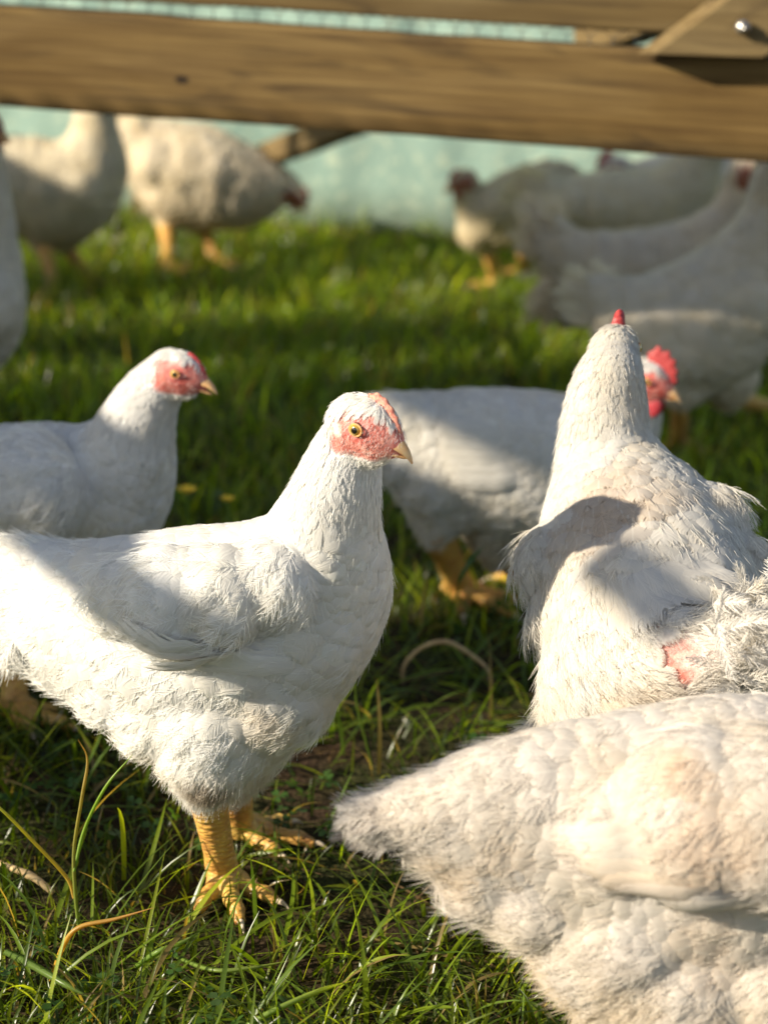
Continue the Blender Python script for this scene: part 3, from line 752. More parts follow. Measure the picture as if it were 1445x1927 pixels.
        ts = [(n0, k + 1, k) for k in range(8)] + [(n0, 0, 8)] + [(n0 + 1, (K - 1) * 9 + k, (K - 1) * 9 + k + 1) for k in range(8)] + [(n0 + 1, (K - 1) * 9 + 8, (K - 1) * 9)]
        mesh_from('comb', Vb - off, qs, ts, mats=[M[combmat]], parent=root)
    # ---- wattles and earlobes
    if wattle > 0:
        for sgn in (-1, 1):
            v = iv * np.array([1, 1, 1]); p = H(.014, sgn * .006, -.017)
            loc = (fh * .75, sh * .30, uh * 1.0)
            vv = p + wattle * hs * (iv[:, :1] * loc[0] + iv[:, 1:2] * loc[1] + iv[:, 2:3] * loc[2]) - uh * wattle * .5
            mesh_from('wattle', vv - off, None, ifc, mats=[M['wattle']], parent=root)
    # ---- legs
    for l in legs:
        make_leg(root, np.array(l['top'], float) + np.array([0, 0, .012]), l['foot'], l['dir'], l.get('s', 1.0), off, detail=detail >= 2, knee=l.get('knee'))
    hens.append(root)
    print('hen', label[:40], 'feathers', nf, 'verts', len(BV), round(time.time() - T0, 1), flush=True)
    return root

def C(px, py, Y, rpx, flen=22, fluff=.2):
    p = W(px, py, Y); return (p, rpx * mpp(p), flen, fluff)
def B(px, py, Y, rpx, d, flen=20, fluff=.3, wf=1.0):
    p = W(px, py, Y); return (p, rpx * mpp(p), d, flen, fluff, wf)
def leg(px0, py0, Y0, px1, py1, d, s=1.0, thigh=None, tr=.04, knee=None):
    f = G(px1, py1); f[2] = ground_h(f[:1], f[1:2])[0]
    k = dict(top=W(px0, py0, Y0), foot=f, dir=d, s=s, tr=tr)
    if thigh: k['thigh'] = W(*thigh)
    if knee: k['knee'] = W(*knee)
    return k
DN = (0, 0, -1)

# the sharp hen in front, facing right
def front_hen():
    ch = [C(672, 812, 1.615, 56, 5, .05), C(650, 862, 1.62, 68, 9, .1), C(634, 920, 1.625, 82, 13, .15), C(615, 990, 1.635, 100, 17, .15), C(588, 1092, 1.65, 146, 22, .12),
          C(500, 1172, 1.665, 196, 26, .10), C(385, 1198, 1.68, 208, 28, .12), C(260, 1188, 1.70, 178, 28, .2), C(140, 1160, 1.72, 142, 27, .35),
          C(30, 1110, 1.74, 98, 26, .5), C(-70, 1085, 1.755, 60, 26, .6)]
    bl = [B(515, 1275, 1.66, 130, (-.7, 0, -.6), 20, .5), B(410, 1335, 1.665, 135, (-.35, 0, -1), 16, .8), B(320, 1330, 1.67, 105, (-.5, 0, -1), 16, .8), B(480, 1350, 1.68, 90, (-.3, 0, -1), 16, .7), B(250, 1265, 1.69, 112, (-.8, 0, -.5), 17, .9),
          B(150, 1215, 1.71, 92, (-.9, 0, -.4), 17, .9), B(60, 1175, 1.72, 70, (-.5, 0, -1), 19, .7),
          B(420, 1120, 1.610, 95, (-1, 0, -.05), 27, .1), B(330, 1130, 1.615, 100, (-1, 0, .1), 28, .1), B(520, 1090, 1.615, 85, (-.9, 0, -.4), 24, .1), B(250, 1125, 1.63, 75, (-1, 0, .15), 30, .1)]
    legs = [leg(385, 1500, 1.655, 420, 1668, (.35, -1, 0), 1.12, thigh=(395, 1400, 1.655), tr=.042),
            leg(432, 1492, 1.74, 450, 1580, (1, -.05, 0), 1.12, thigh=(430, 1400, 1.72), tr=.040)]
    wing2 = dict(rows=[(W(600, 1262, 1.6), W(440, 1165, 1.6), W(330, 1240, 1.6), W(150, 1100, 1.6), 9, .0075)], lift=.05, step=.0009, conform=.88, **{'raise': .0052})
    ec = W(690, 806, 1.60)
    stains = [(W(560, 1370, 1.58), .035, (.42, .28, .14), .5), (W(390, 1150, 1.56), .02, (.62, .50, .32), .35), (W(600, 1290, 1.58), .03, (.50, .36, .22), .45), (W(390, 1490, 1.62), .02, (.28, .20, .12), .7)]
    return build_hen('white hen in sharp focus standing side on with pale pink face and amber eye', ch, dict(c=ec, f=(.78, -.58, -.04), s=1.12), legs,
                     lat=(.12, 1, 0), wfac=.80, blobs=bl, detail=2, seed=11, tint=(.87, .85, .80), stains=stains, wings=[wing2], nfluff=70000, comb=(.0042, .030), combmat='combpale', wattle=0, skin_a=(.62, .21, .165), skin_b=(.55, .08, .07),
                     tails=[dict(p=W(10, 1100, 1.74), d=(-1, -.2, -.05), n=70, len=.06, w=.010, r=.04, up=(0, -.8, .6)), dict(p=W(30, 1170, 1.72), d=(-.9, -.3, -.45), n=60, len=.028, w=.009, r=.04, up=(-.2, -1, .3))])

W_, C_, B_ = W, C, B
def right_hen():
    W = lambda a, b, c: W_(a, b, c - .15)
    C = lambda a, b, c, *k: C_(a, b, c - .15, *k)
    B = lambda a, b, c, *k: B_(a, b, c - .15, *k)
    ch = [C(1158, 668, 1.955, 42, 7, .05), C(1148, 705, 1.94, 60, 9, .1), C(1140, 762, 1.94, 76, 12, .15), C(1138, 838, 1.935, 88, 15, .2), C(1158, 925, 1.92, 120, 19, .2),
          C(1190, 1030, 1.885, 178, 24, .15), C(1215, 1120, 1.845, 208, 27, .15), C(1232, 1205, 1.80, 205, 27, .3), C(1222, 1290, 1.765, 190, 24, .6), C(1290, 1250, 1.71, 110, 24, .6), C(1380, 1205, 1.68, 50, 22, .8)]
    bl = [B(1050, 1060, 1.86, 78, (-.1, -.5, -1), 27, .15), B(1062, 1160, 1.83, 70, (0, -.5, -1), 24, .3), B(1325, 990, 1.88, 80, (.3, -.8, -.5), 26, .2), B(1385, 1080, 1.85, 80, (.2, -.8, -.5), 28, .2),
          B(1330, 1180, 1.75, 100, (.6, -.8, 0), 24, .6), B(1110, 1330, 1.78, 90, (0, -.3, -1), 16, .9)]
    legs = [dict(top=np.array([.15, 1.68, .075]), foot=np.array([.145, 1.69, 0]), dir=(.1, 1, 0), thigh=np.array([.15, 1.66, .13]), tr=.045),
            dict(top=np.array([.24, 1.68, .075]), foot=np.array([.25, 1.70, 0]), dir=(.2, 1, 0), thigh=np.array([.24, 1.66, .13]), tr=.045)]
    wing = dict(rows=[(W(1085, 1000, 1.75), W(1300, 985, 1.75), W(1190, 1215, 1.7), W(1425, 1120, 1.75), 13, .0125)], lift=.05, step=.0006, conform=.85, **{'raise': .003})
    stains = [(W(1140, 930, 1.84), .045, (.58, .42, .28), .7), (W(1010, 1130, 1.78), .03, (.62, .50, .36), .5), (W(1250, 900, 1.85), .02, (.55, .42, .30), .4), (W(1250, 1330, 1.7), .04, (.55, .42, .30), .4), (W(1265, 1250, 1.65), .022, (.78, .42, .36), .6)]
    return build_hen('white hen seen from behind with upright neck and bare pink patch on its rump', ch, dict(c=W(1156, 662, 1.965), f=(.20, 1, -.02), s=1.05), legs,
                     lat=(1, 0, 0), wfac=1.0, blobs=bl, detail=2, seed=21, skin_b=(.60, .20, .15), skin_a=(.66, .34, .28), tint=(.765, .725, .655), stains=stains, wings=[wing], bald=[(W(1262, 1235, 1.68), .020), (W(1262, 1275, 1.67), .017), (W(1055, 1160, 1.77), .006)], nfluff=50000,
                     comb=(.0105, .026), combth=.0052, face=dict(a0=-.006, a1=.024, c0=-.017, c1=.007), dirt=.15, fluffscale=1.1,
                     tails=[dict(p=W(1410, 1200, 1.67), d=(.9, -.5, .1), n=110, len=.036, w=.007, r=.045, up=(-.3, -1, .6), spread=.7, curl=1.3)])

def bottom_hen():
    Y = 1.385
    ch = [C(1810, 1200, Y + .02, 60, 8, .1), C(1770, 1300, Y + .015, 85, 14, .1), C(1720, 1410, Y + .01, 120, 18, .1), C(1650, 1530, Y, 200, 22, .1), C(1520, 1590, Y, 272, 25, .1), C(1380, 1590, Y, 286, 27, .1), C(1240, 1575, Y, 250, 27, .15),
          C(1110, 1560, Y - .005, 205, 26, .25), C(990, 1540, Y - .01, 155, 25, .35), C(885, 1530, Y - .015, 100, 24, .4), C(790, 1528, Y - .02, 62, 24, .4), C(715, 1530, Y - .02, 34, 22, .4)]
    bl = [B(1190, 1730, Y, 195, (-.6, 0, -.8), 15, 1.0), B(1290, 1830, Y, 215, (-.4, 0, -1), 15, 1.0), B(1480, 1800, Y, 230, (-.4, 0, -1), 15, .9), B(1050, 1650, Y, 150, (-.9, 0, -.6), 17, .9), B(930, 1600, Y - .01, 95, (-1, 0, -.4), 18, .8), B(850, 1585, Y - .015, 68, (-1, 0, -.3), 18, .7), B(925, 1655, Y - .01, 80, (-.9, 0, -.5), 17, .9),
          B(1330, 1540, Y - .045, 170, (-1, 0, -.2), 29, .1), B(1180, 1560, Y - .04, 120, (-1, 0, -.15), 29, .1), B(1450, 1540, Y - .05, 170, (-1, 0, -.3), 27, .1), B(1620, 1700, Y, 190, (-.5, 0, -1), 18, .4)]
    legs = [dict(top=np.array([.30, 1.36, .075]), foot=np.array([.31, 1.36, 0]), dir=(1, 0, 0), thigh=np.array([.30, 1.36, .12]), tr=.04),
            dict(top=np.array([.29, 1.44, .075]), foot=np.array([.28, 1.44, 0]), dir=(1, .1, 0), thigh=np.array([.29, 1.43, .12]), tr=.04)]
    wing = dict(rows=[(W(1330, 1640, 1.3), W(1240, 1560, 1.3), W(1120, 1660, 1.3), W(1040, 1590, 1.3), 5, .012), (W(1480, 1650, 1.3), W(1290, 1630, 1.3), W(1230, 1680, 1.3), W(1060, 1645, 1.3), 6, .010)], lift=.05, **{'raise': .004})
    stains = [(W(1340, 1400, 1.3), .03, (.70, .47, .27), .75), (W(1330, 1470, 1.28), .010, (.50, .24, .10), .75), (W(1270, 1440, 1.28), .022, (.70, .52, .34), .6), (W(1400, 1560, 1.3), .035, (.70, .52, .36), .6), (W(1000, 1650, 1.3), .03, (.70, .56, .42), .5), (W(650, 1530, Y), .006, (.40, .32, .26), .5),
              (W(1380, 1790, 1.3), .03, (.52, .38, .25), .4), (W(1120, 1630, 1.3), .02, (.70, .58, .46), .4)]
    return build_hen('cream stained white hen nearest the camera with its frayed tail towards the middle', ch, dict(c=W(1830, 1165, Y + .02), f=(1, -.1, -.1), s=1.1), legs,
                     lat=(0, 1, 0), wfac=.78, blobs=bl, detail=2, seed=31, tint=(.73, .67, .595), stains=stains, wings=[wing], nfluff=75000, fluffscale=1.2, plift=1.05, dirt=.3, rough=1.2,
                     tails=[dict(p=W(758, 1530, Y - .02), d=(-1, -.1, -.12), n=64, len=.034, w=.008, r=.018, up=(0, -.5, 1), spread=.15, curl=.4, tipcol=(.42, .34, .28))])

def left_hen():
    ch = [C(318, 702, 2.03, 44, 5, .05), C(285, 742, 2.04, 56, 10, .1), C(258, 800, 2.045, 72, 14, .1), C(232, 870, 2.05, 96, 18, .1), C(178, 932, 2.06, 136, 22, .1), C(80, 945, 2.07, 150, 24, .1), C(-40, 950, 2.08, 148, 25, .1),
          C(-150, 920, 2.09, 110, 25, .3), C(-240, 880, 2.10, 60, 24, .4)]
    bl = [B(60, 925, 2.02, 110, (-1, 0, -.1), 27, .1), B(-40, 930, 2.02, 100, (-1, 0, 0), 27, .1), B(40, 1060, 2.07, 110, (-.3, 0, -1), 18, .7)]
    legs = [leg(25, 1235, 2.04, 25, 1352, (1, -.4, 0), 1.15, thigh=(35, 1120, 2.05), tr=.045), leg(90, 1215, 2.12, 110, 1300, (1, 0, 0), 1.15, thigh=(90, 1110, 2.1), tr=.04)]
    return build_hen('white hen at the left edge behind the front hen with its beak slightly open', ch, dict(c=W(336, 702, 2.02), f=(.93, -.33, -.02), s=1.02, open=.003), legs,
                     lat=(.05, 1, 0), wfac=.8, blobs=bl, detail=1, seed=41, tint=(.84, .82, .78), comb=(.0020, .022), wattle=0, skin_a=(.56, .15, .12), skin_b=(.50, .07, .06), wings=[dict(rows=[(W(60, 960, 1.98), W(0, 880, 1.98), W(-120, 960, 1.98), W(-150, 870, 1.98), 7, .012)], lift=.05)], combmat='comb')

def mid_hen():
    ch = [C(1212, 715, 2.36, 40, 7, .05), C(1200, 745, 2.37, 46, 9, .1), C(1180, 800, 2.37, 62, 13, .1), C(1130, 855, 2.36, 96, 18, .1), C(1050, 876, 2.35, 134, 22, .1), C(960, 872, 2.34, 140, 24, .12), C(872, 845, 2.33, 112, 24, .2),
          C(795, 805, 2.32, 66, 24, .3), C(735, 778, 2.31, 36, 22, .4)]
    bl = [B(880, 930, 2.33, 72, (-.6, 0, -.8), 18, .7), B(950, 960, 2.34, 62, (-.3, 0, -1), 15, .8), B(820, 900, 2.32, 75, (-.8, 0, -.6), 18, .7), B(760, 870, 2.31, 40, (-.4, 0, -1), 18, .7)]
    legs = [leg(815, 1010, 2.32, 865, 1135, (.7, -.7, 0), 1.35, thigh=(830, 950, 2.33), tr=.035), leg(930, 1055, 2.38, 975, 1105, (1, 0, 0), 1.2, thigh=(940, 980, 2.37), tr=.04)]
    return build_hen('white hen half hidden behind the two nearer hens with large red comb', ch, dict(c=W(1216, 716, 2.35), f=(.92, -.40, -.12), s=1.08), legs,
                     lat=(0, 1, 0), wfac=.85, blobs=bl, detail=1, seed=51, tint=(.80, .77, .71), comb=(.014, .032), combmat='comb', wattle=.011,
                     stains=[(W(790, 800, 2.25), .02, (.30, .22, .20), .4)], wings=[dict(rows=[(W(1000, 900, 2.28), W(960, 820, 2.28), W(850, 900, 2.28), W(820, 800, 2.28), 7, .013)], lift=.06)])

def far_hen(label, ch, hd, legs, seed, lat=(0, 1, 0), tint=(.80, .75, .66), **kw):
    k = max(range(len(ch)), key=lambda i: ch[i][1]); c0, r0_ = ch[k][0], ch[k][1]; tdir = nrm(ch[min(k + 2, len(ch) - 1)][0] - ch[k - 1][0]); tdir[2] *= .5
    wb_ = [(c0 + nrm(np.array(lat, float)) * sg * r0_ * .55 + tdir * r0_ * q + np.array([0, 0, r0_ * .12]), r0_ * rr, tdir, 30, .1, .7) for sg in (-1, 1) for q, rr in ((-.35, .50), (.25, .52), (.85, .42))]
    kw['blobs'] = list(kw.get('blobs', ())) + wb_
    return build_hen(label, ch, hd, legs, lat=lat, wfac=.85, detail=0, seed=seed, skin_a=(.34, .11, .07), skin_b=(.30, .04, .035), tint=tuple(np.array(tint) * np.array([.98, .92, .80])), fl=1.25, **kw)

def far_flock():
    Y = 4.22
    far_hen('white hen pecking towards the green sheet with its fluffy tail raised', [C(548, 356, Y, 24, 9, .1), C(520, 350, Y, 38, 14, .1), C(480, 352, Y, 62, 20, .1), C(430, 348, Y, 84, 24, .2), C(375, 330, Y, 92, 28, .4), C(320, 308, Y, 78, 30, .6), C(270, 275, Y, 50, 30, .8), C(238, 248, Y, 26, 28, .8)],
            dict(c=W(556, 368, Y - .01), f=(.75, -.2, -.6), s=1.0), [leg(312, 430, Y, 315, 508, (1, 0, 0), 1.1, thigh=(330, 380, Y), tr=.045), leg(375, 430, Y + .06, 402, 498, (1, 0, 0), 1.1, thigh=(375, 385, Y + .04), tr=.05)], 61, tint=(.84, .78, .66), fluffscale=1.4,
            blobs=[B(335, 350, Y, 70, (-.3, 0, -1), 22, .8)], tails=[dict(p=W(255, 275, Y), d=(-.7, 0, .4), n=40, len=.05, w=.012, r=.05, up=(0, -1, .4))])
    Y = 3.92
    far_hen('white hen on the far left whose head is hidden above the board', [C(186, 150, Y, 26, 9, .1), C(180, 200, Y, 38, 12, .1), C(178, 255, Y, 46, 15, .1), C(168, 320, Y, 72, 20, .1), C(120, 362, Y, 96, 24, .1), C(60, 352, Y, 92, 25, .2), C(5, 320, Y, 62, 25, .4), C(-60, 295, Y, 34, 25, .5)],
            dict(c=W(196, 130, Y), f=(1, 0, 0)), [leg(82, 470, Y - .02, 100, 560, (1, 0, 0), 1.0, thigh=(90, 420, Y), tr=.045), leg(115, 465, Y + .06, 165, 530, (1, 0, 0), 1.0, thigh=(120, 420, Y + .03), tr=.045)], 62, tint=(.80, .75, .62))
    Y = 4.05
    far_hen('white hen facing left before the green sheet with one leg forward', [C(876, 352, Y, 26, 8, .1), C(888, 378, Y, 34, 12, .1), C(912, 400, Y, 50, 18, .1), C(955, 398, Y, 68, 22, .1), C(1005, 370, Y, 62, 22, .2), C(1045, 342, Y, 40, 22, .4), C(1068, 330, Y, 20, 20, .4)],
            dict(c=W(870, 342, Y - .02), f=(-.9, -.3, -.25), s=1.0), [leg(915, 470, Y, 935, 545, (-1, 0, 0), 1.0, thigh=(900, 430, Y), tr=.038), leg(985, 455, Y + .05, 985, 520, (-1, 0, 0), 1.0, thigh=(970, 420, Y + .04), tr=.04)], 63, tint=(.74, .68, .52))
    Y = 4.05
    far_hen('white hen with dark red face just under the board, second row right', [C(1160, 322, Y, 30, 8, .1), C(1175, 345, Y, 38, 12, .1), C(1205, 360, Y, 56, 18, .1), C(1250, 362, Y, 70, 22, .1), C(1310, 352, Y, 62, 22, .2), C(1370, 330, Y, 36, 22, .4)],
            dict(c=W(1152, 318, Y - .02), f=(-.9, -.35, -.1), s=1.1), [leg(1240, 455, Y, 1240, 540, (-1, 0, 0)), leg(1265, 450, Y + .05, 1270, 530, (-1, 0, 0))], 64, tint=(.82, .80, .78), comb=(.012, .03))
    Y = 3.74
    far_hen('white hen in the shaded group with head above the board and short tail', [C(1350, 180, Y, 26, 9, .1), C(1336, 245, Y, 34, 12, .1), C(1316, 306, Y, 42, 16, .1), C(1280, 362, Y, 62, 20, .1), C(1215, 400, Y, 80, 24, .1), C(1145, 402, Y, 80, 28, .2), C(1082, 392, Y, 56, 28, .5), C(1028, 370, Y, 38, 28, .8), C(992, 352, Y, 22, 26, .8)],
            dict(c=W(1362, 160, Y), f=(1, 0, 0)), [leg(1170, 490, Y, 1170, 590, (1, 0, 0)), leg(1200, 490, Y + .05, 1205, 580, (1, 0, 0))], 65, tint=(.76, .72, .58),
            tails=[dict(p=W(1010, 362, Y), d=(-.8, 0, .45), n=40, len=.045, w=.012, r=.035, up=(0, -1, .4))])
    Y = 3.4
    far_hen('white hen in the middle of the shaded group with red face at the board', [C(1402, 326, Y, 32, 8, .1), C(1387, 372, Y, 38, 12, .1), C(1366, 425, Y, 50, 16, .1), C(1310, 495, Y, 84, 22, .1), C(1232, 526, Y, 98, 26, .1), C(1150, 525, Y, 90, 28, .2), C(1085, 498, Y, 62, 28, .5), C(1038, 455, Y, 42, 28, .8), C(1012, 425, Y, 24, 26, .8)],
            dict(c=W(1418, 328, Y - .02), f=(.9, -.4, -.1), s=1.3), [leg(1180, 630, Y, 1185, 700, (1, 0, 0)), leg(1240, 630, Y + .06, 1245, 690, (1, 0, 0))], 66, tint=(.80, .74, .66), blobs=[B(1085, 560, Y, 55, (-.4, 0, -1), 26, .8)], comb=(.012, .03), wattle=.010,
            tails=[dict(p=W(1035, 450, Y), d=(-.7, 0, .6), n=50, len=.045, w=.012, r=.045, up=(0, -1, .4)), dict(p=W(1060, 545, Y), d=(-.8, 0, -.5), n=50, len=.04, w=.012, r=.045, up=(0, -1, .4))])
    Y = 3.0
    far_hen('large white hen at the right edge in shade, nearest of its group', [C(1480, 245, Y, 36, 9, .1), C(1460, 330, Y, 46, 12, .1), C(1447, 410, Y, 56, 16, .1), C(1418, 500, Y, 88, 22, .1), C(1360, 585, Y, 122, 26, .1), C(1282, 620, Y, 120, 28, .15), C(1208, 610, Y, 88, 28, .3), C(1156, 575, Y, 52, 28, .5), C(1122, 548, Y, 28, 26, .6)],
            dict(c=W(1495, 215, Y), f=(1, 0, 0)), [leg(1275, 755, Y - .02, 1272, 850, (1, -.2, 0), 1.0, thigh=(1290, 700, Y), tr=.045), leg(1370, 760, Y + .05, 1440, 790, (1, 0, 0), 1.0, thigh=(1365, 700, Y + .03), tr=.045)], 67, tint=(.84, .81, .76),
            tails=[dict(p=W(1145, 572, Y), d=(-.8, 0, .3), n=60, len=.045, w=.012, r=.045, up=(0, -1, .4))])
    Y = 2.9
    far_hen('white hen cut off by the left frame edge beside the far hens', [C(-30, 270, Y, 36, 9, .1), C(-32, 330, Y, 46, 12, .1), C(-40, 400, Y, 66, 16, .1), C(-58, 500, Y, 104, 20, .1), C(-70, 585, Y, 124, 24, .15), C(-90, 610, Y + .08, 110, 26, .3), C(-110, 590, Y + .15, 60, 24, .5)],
            dict(c=W(-20, 245, Y), f=(.8, -.6, 0)), [leg(-50, 720, Y, -50, 880, (.5, -1, 0)), leg(-120, 720, Y + .03, -125, 870, (.5, -1, 0))], 68, tint=(.82, .79, .76), lat=(.8, -.6, 0))

front_hen(); right_hen(); bottom_hen(); left_hen(); mid_hen(); far_flock()

# ------------------------------------------------------------------ coop frame
def board(name, A, Bp, h, th, mt, parent, off, bev=.004, zdir=(0, 0, 1), seed=0, nseg=60):
    """board with its lower front edge from A to B, height h, thickness th (towards +y), slightly uneven arrises"""
    A = np.array(A, float); Bp = np.array(Bp, float); L = np.linalg.norm(Bp - A); x = (Bp - A) / L; z = nrm(np.array(zdir) - x * np.dot(zdir, x)); y = np.cross(z, x)
    if y[1] < 0: y = -y
    prof = [(0, bev), (bev * .3, bev * .3), (bev, 0), (th - bev, 0), (th, bev), (th, h - bev), (th - bev, h), (bev, h), (bev * .3, h - bev * .3), (0, h - bev)]
    r = np.random.default_rng(seed); K = len(prof); V = []; q = []
    for i in range(nseg + 1):
        t = i / nseg; wob = .0012 * math.sin(t * 19 + seed) + r.normal(0, .0004)
        for (a, b) in prof: V.append(A + x * L * t + y * (a + (.0006 * math.sin(t * 31 + b * 40))) + z * (b + (wob if b > h / 2 else -wob * .6)))
    for i in range(nseg):
        for k in range(K): k2 = (k + 1) % K; q.append((i * K + k, i * K + k2, (i + 1) * K + k2, (i + 1) * K + k))
    V.append(A + y * th / 2 + z * h / 2); V.append(Bp + y * th / 2 + z * h / 2); e = len(V) - 2
    t_ = [(e, (k + 1) % K, k) for k in range(K)] + [(e + 1, nseg * K + k, nseg * K + (k + 1) % K) for k in range(K)]
    V = np.array(V)
    # local frame along the board so that the grain follows it
    Mx = np.stack([x, y, z]); Vl = (V - A) @ Mx.T
    o = mesh_from(name, Vl, q, t_, mats=[mt], parent=parent)
    o.matrix_local = Matrix(((x[0], y[0], z[0], A[0] - off[0]), (x[1], y[1], z[1], A[1] - off[1]), (x[2], y[2], z[2], A[2] - off[2]), (0, 0, 0, 1)))
    me = o.data; me.polygons.foreach_set('use_smooth', np.zeros(len(me.polygons), bool))
    return o

YL, YR = 2.80, 2.66
pa = W(0, 200, YL); pb = W(1445, 306, YR); pt = W(0, 12, YL); pt2 = W(1445, 112, YR)
ua = W(180, 0, YL - .02); ub = W(1200, 60, YR + .03)
open('/tmp/log.txt','w').write(str([pa, pb, pt, pt2, ua, ub]))
def along(A, Bp, s): return A + (Bp - A) * s
coop = empty('coop_frame', (0, 2.73, 0)); coff = np.array([0, 2.73, 0.0])
tag(coop, 'brown timber coop frame with long bottom board above the flock', 'coop frame')
hgt = float(np.mean([pt[2] - pa[2], pt2[2] - pb[2]]))
board('bottom_rail', along(pa, pb, -.75), along(pa, pb, 1.75), hgt, .045, M['wood'], coop, coff, seed=1)
uh_ = .14
board('upper_rail', along(ua, ub, -1.1) , along(ua, ub, 1.9), uh_, .045, M['wood2'], coop, coff, seed=2)
# gusset with a bolt at the top right
gA = W(1196, 100, YR - .015); gB = W(1345, -10, YR - .015); gC = W(1640, 10, YR - .03); gD = W(1432, 108, YR - .03)
def plate(name, pts, th, mt, parent, off, bev=0.0):
    P = np.array(pts); n = nrm(np.cross(P[1] - P[0], P[-1] - P[0]));
    if n[1] < 0: n = -n
    V = np.vstack([P, P + n * th]); k = len(P)
    me = bpy.data.meshes.new(name); me.from_pydata([tuple(v - off) for v in V], [], [tuple(range(k)), tuple(range(2 * k - 1, k - 1, -1))] + [(i, k + i, k + (i + 1) % k, (i + 1) % k) for i in range(k)])
    me.materials.append(mt); o = bpy.data.objects.new(name, me); COL.objects.link(o); o.parent = parent
    return o
gE = gB + (gB - gA) * .9
gus = plate('gusset', [gA, gD, gC, W(1640, -120, YR - .03), gE], .03, M['wood2'], coop, coff)
ch_ = gus.data.vertices; xdir = nrm(gD - gA)
for vi in (0, 4):                                   # chamfered left edge
    ch_[vi].co = Vector(tuple(np.array(ch_[vi].co[:]) + xdir * .022))
bp_ = W(1398, 52, YR - .032); fw = nrm(np.array([0, -1.0, 0]))
bm_ = MB(); bm_.tube([bp_ + fw * -.004, bp_ + fw * .002], [.0085, .0085], 20); bm_.tube([bp_ + fw * .002, bp_ + fw * .0075], [.0055, .0052], 6); bm_.tube([bp_ + fw * .0075, bp_ + fw * .012], [.003, .0028], 10)
bm_.build('bolt', M['bolt'], parent=gus, off=coff, smooth=False)
# posts at both ends carry the rails
for s, ext in ((-.70, 0), (1.70, 0)):
    p = along(pa, pb, s); board('post', (p[0], p[1] + .05, -.02), (p[0], p[1] + .05, 1.2), .06, .06, M['wood2'], coop, coff, zdir=(1, 0, 0), seed=5)
# hexagonal wire netting behind the gap, stapled to the rails
def netting():
    mb = MB(); s = .0155; hx = s * math.sqrt(3); A = along(pt, pt2, -.3); Bx = along(pt, pt2, 1.3); x = nrm(Bx - A); z = np.array([0, 0, 1.0]); L = np.linalg.norm(Bx - A); y = np.array([0, .047, 0])
    rows = 5; P = lambda a, b: A + y + x * a + z * (b - .022)
    for j in range(rows):
        for i in range(int(L / hx)):
            cx = i * hx + (hx / 2 if j % 2 else 0); cz = j * 1.5 * s
            pts = [(cx + s * math.cos(R(90 + 60 * k)), cz + s * math.sin(R(90 + 60 * k))) for k in range(4)]
            for k in range(3):
                mb.tube([P(*pts[k]), P(*pts[k + 1])], [.0006 if k != 1 else .0008] * 2, 5)
    mb.build('wire_netting', M['wire'], parent=coop, off=coff)
netting()
# ---- braces standing behind, belonging to the green sheeted shelter
sheet_y = 4.62
shel = empty('sheeted_shelter', (0, sheet_y, 0)); soff = np.array([0, sheet_y, 0.0])
tag(shel, 'pale green sheeted shelter wall closing the run behind the hens', 'shelter')
ga, gb = G(500, 432), G(860, 458); sl = (gb[1] - ga[1]) / (gb[0] - ga[0]); sl = max(min(sl, .15), -.15)
print('sheet base', ga, gb)
NX, NZ = 240, 40
xs_ = np.linspace(-3.0, 3.0, NX); zs_ = np.linspace(0.0, 1.5, NZ); XX, ZZ = np.meshgrid(xs_, zs_)
YY = ga[1] + sl * (XX - ga[0]) + .012 * noise2(XX, ZZ, 7, 8) + .006 * noise2(XX, ZZ * .3, 40, 9) + ZZ * .05
V = np.stack([XX.ravel(), YY.ravel(), ZZ.ravel()], 1); nv = len(V)
V2 = V + np.array([0, .004, 0]); i = np.arange((NZ - 1) * NX).reshape(-1, NX)[:, :-1].ravel()
q = np.stack([i, i + 1, i + NX + 1, i + NX], 1)
mesh_from('green_sheet', np.vstack([V, V2]) - soff, np.vstack([q, q[:, ::-1] + nv]), mats=[M['tarp']], parent=shel)
fa = V[0] + np.array([0, -.03, 0]); fb = V[NX - 1] + np.array([0, -.03, 0]); fa[2] = fb[2] = .0
board('foot_board', fa, fb, .018, .025, M['wood2'], shel, soff, seed=9)
for xx in (-2.9, -1.4, 1.5, 2.9):
    board('stud', (xx, ga[1] + sl * (xx - ga[0]) + .07, 0), (xx, ga[1] + sl * (xx - ga[0]) + .14, 1.5), .05, .05, M['wood2'], shel, soff, zdir=(1, 0, 0), seed=11)
# diagonal brace lying between ground and rail
dA = W(470, 318, 4.3); dB = W(1230, 62, 3.2)
b1 = board('brace', W(420, 338, 4.42), W(770, 208, 3.70), .042, .045, M['wood2'], coop, coff, seed=12)
b2 = board('brace', W(1080, 108, 3.35), W(1330, 20, 2.95), .05, .045, M['wood2'], coop, coff, seed=13)
# small wooden foot between the two far left hens
wb = empty('wooden_peg', G(245, 420)); tag(wb, 'short brown wooden stake between the two far left hens', 'stake')
o = board('shaft', G(246, 425) + np.array([0, 0, -.01]), G(246, 425) + np.array([0, .02, .10]), .03, .03, M['wood2'], wb, np.array(G(245, 420)), zdir=(1, 0, 0), seed=14, nseg=6)
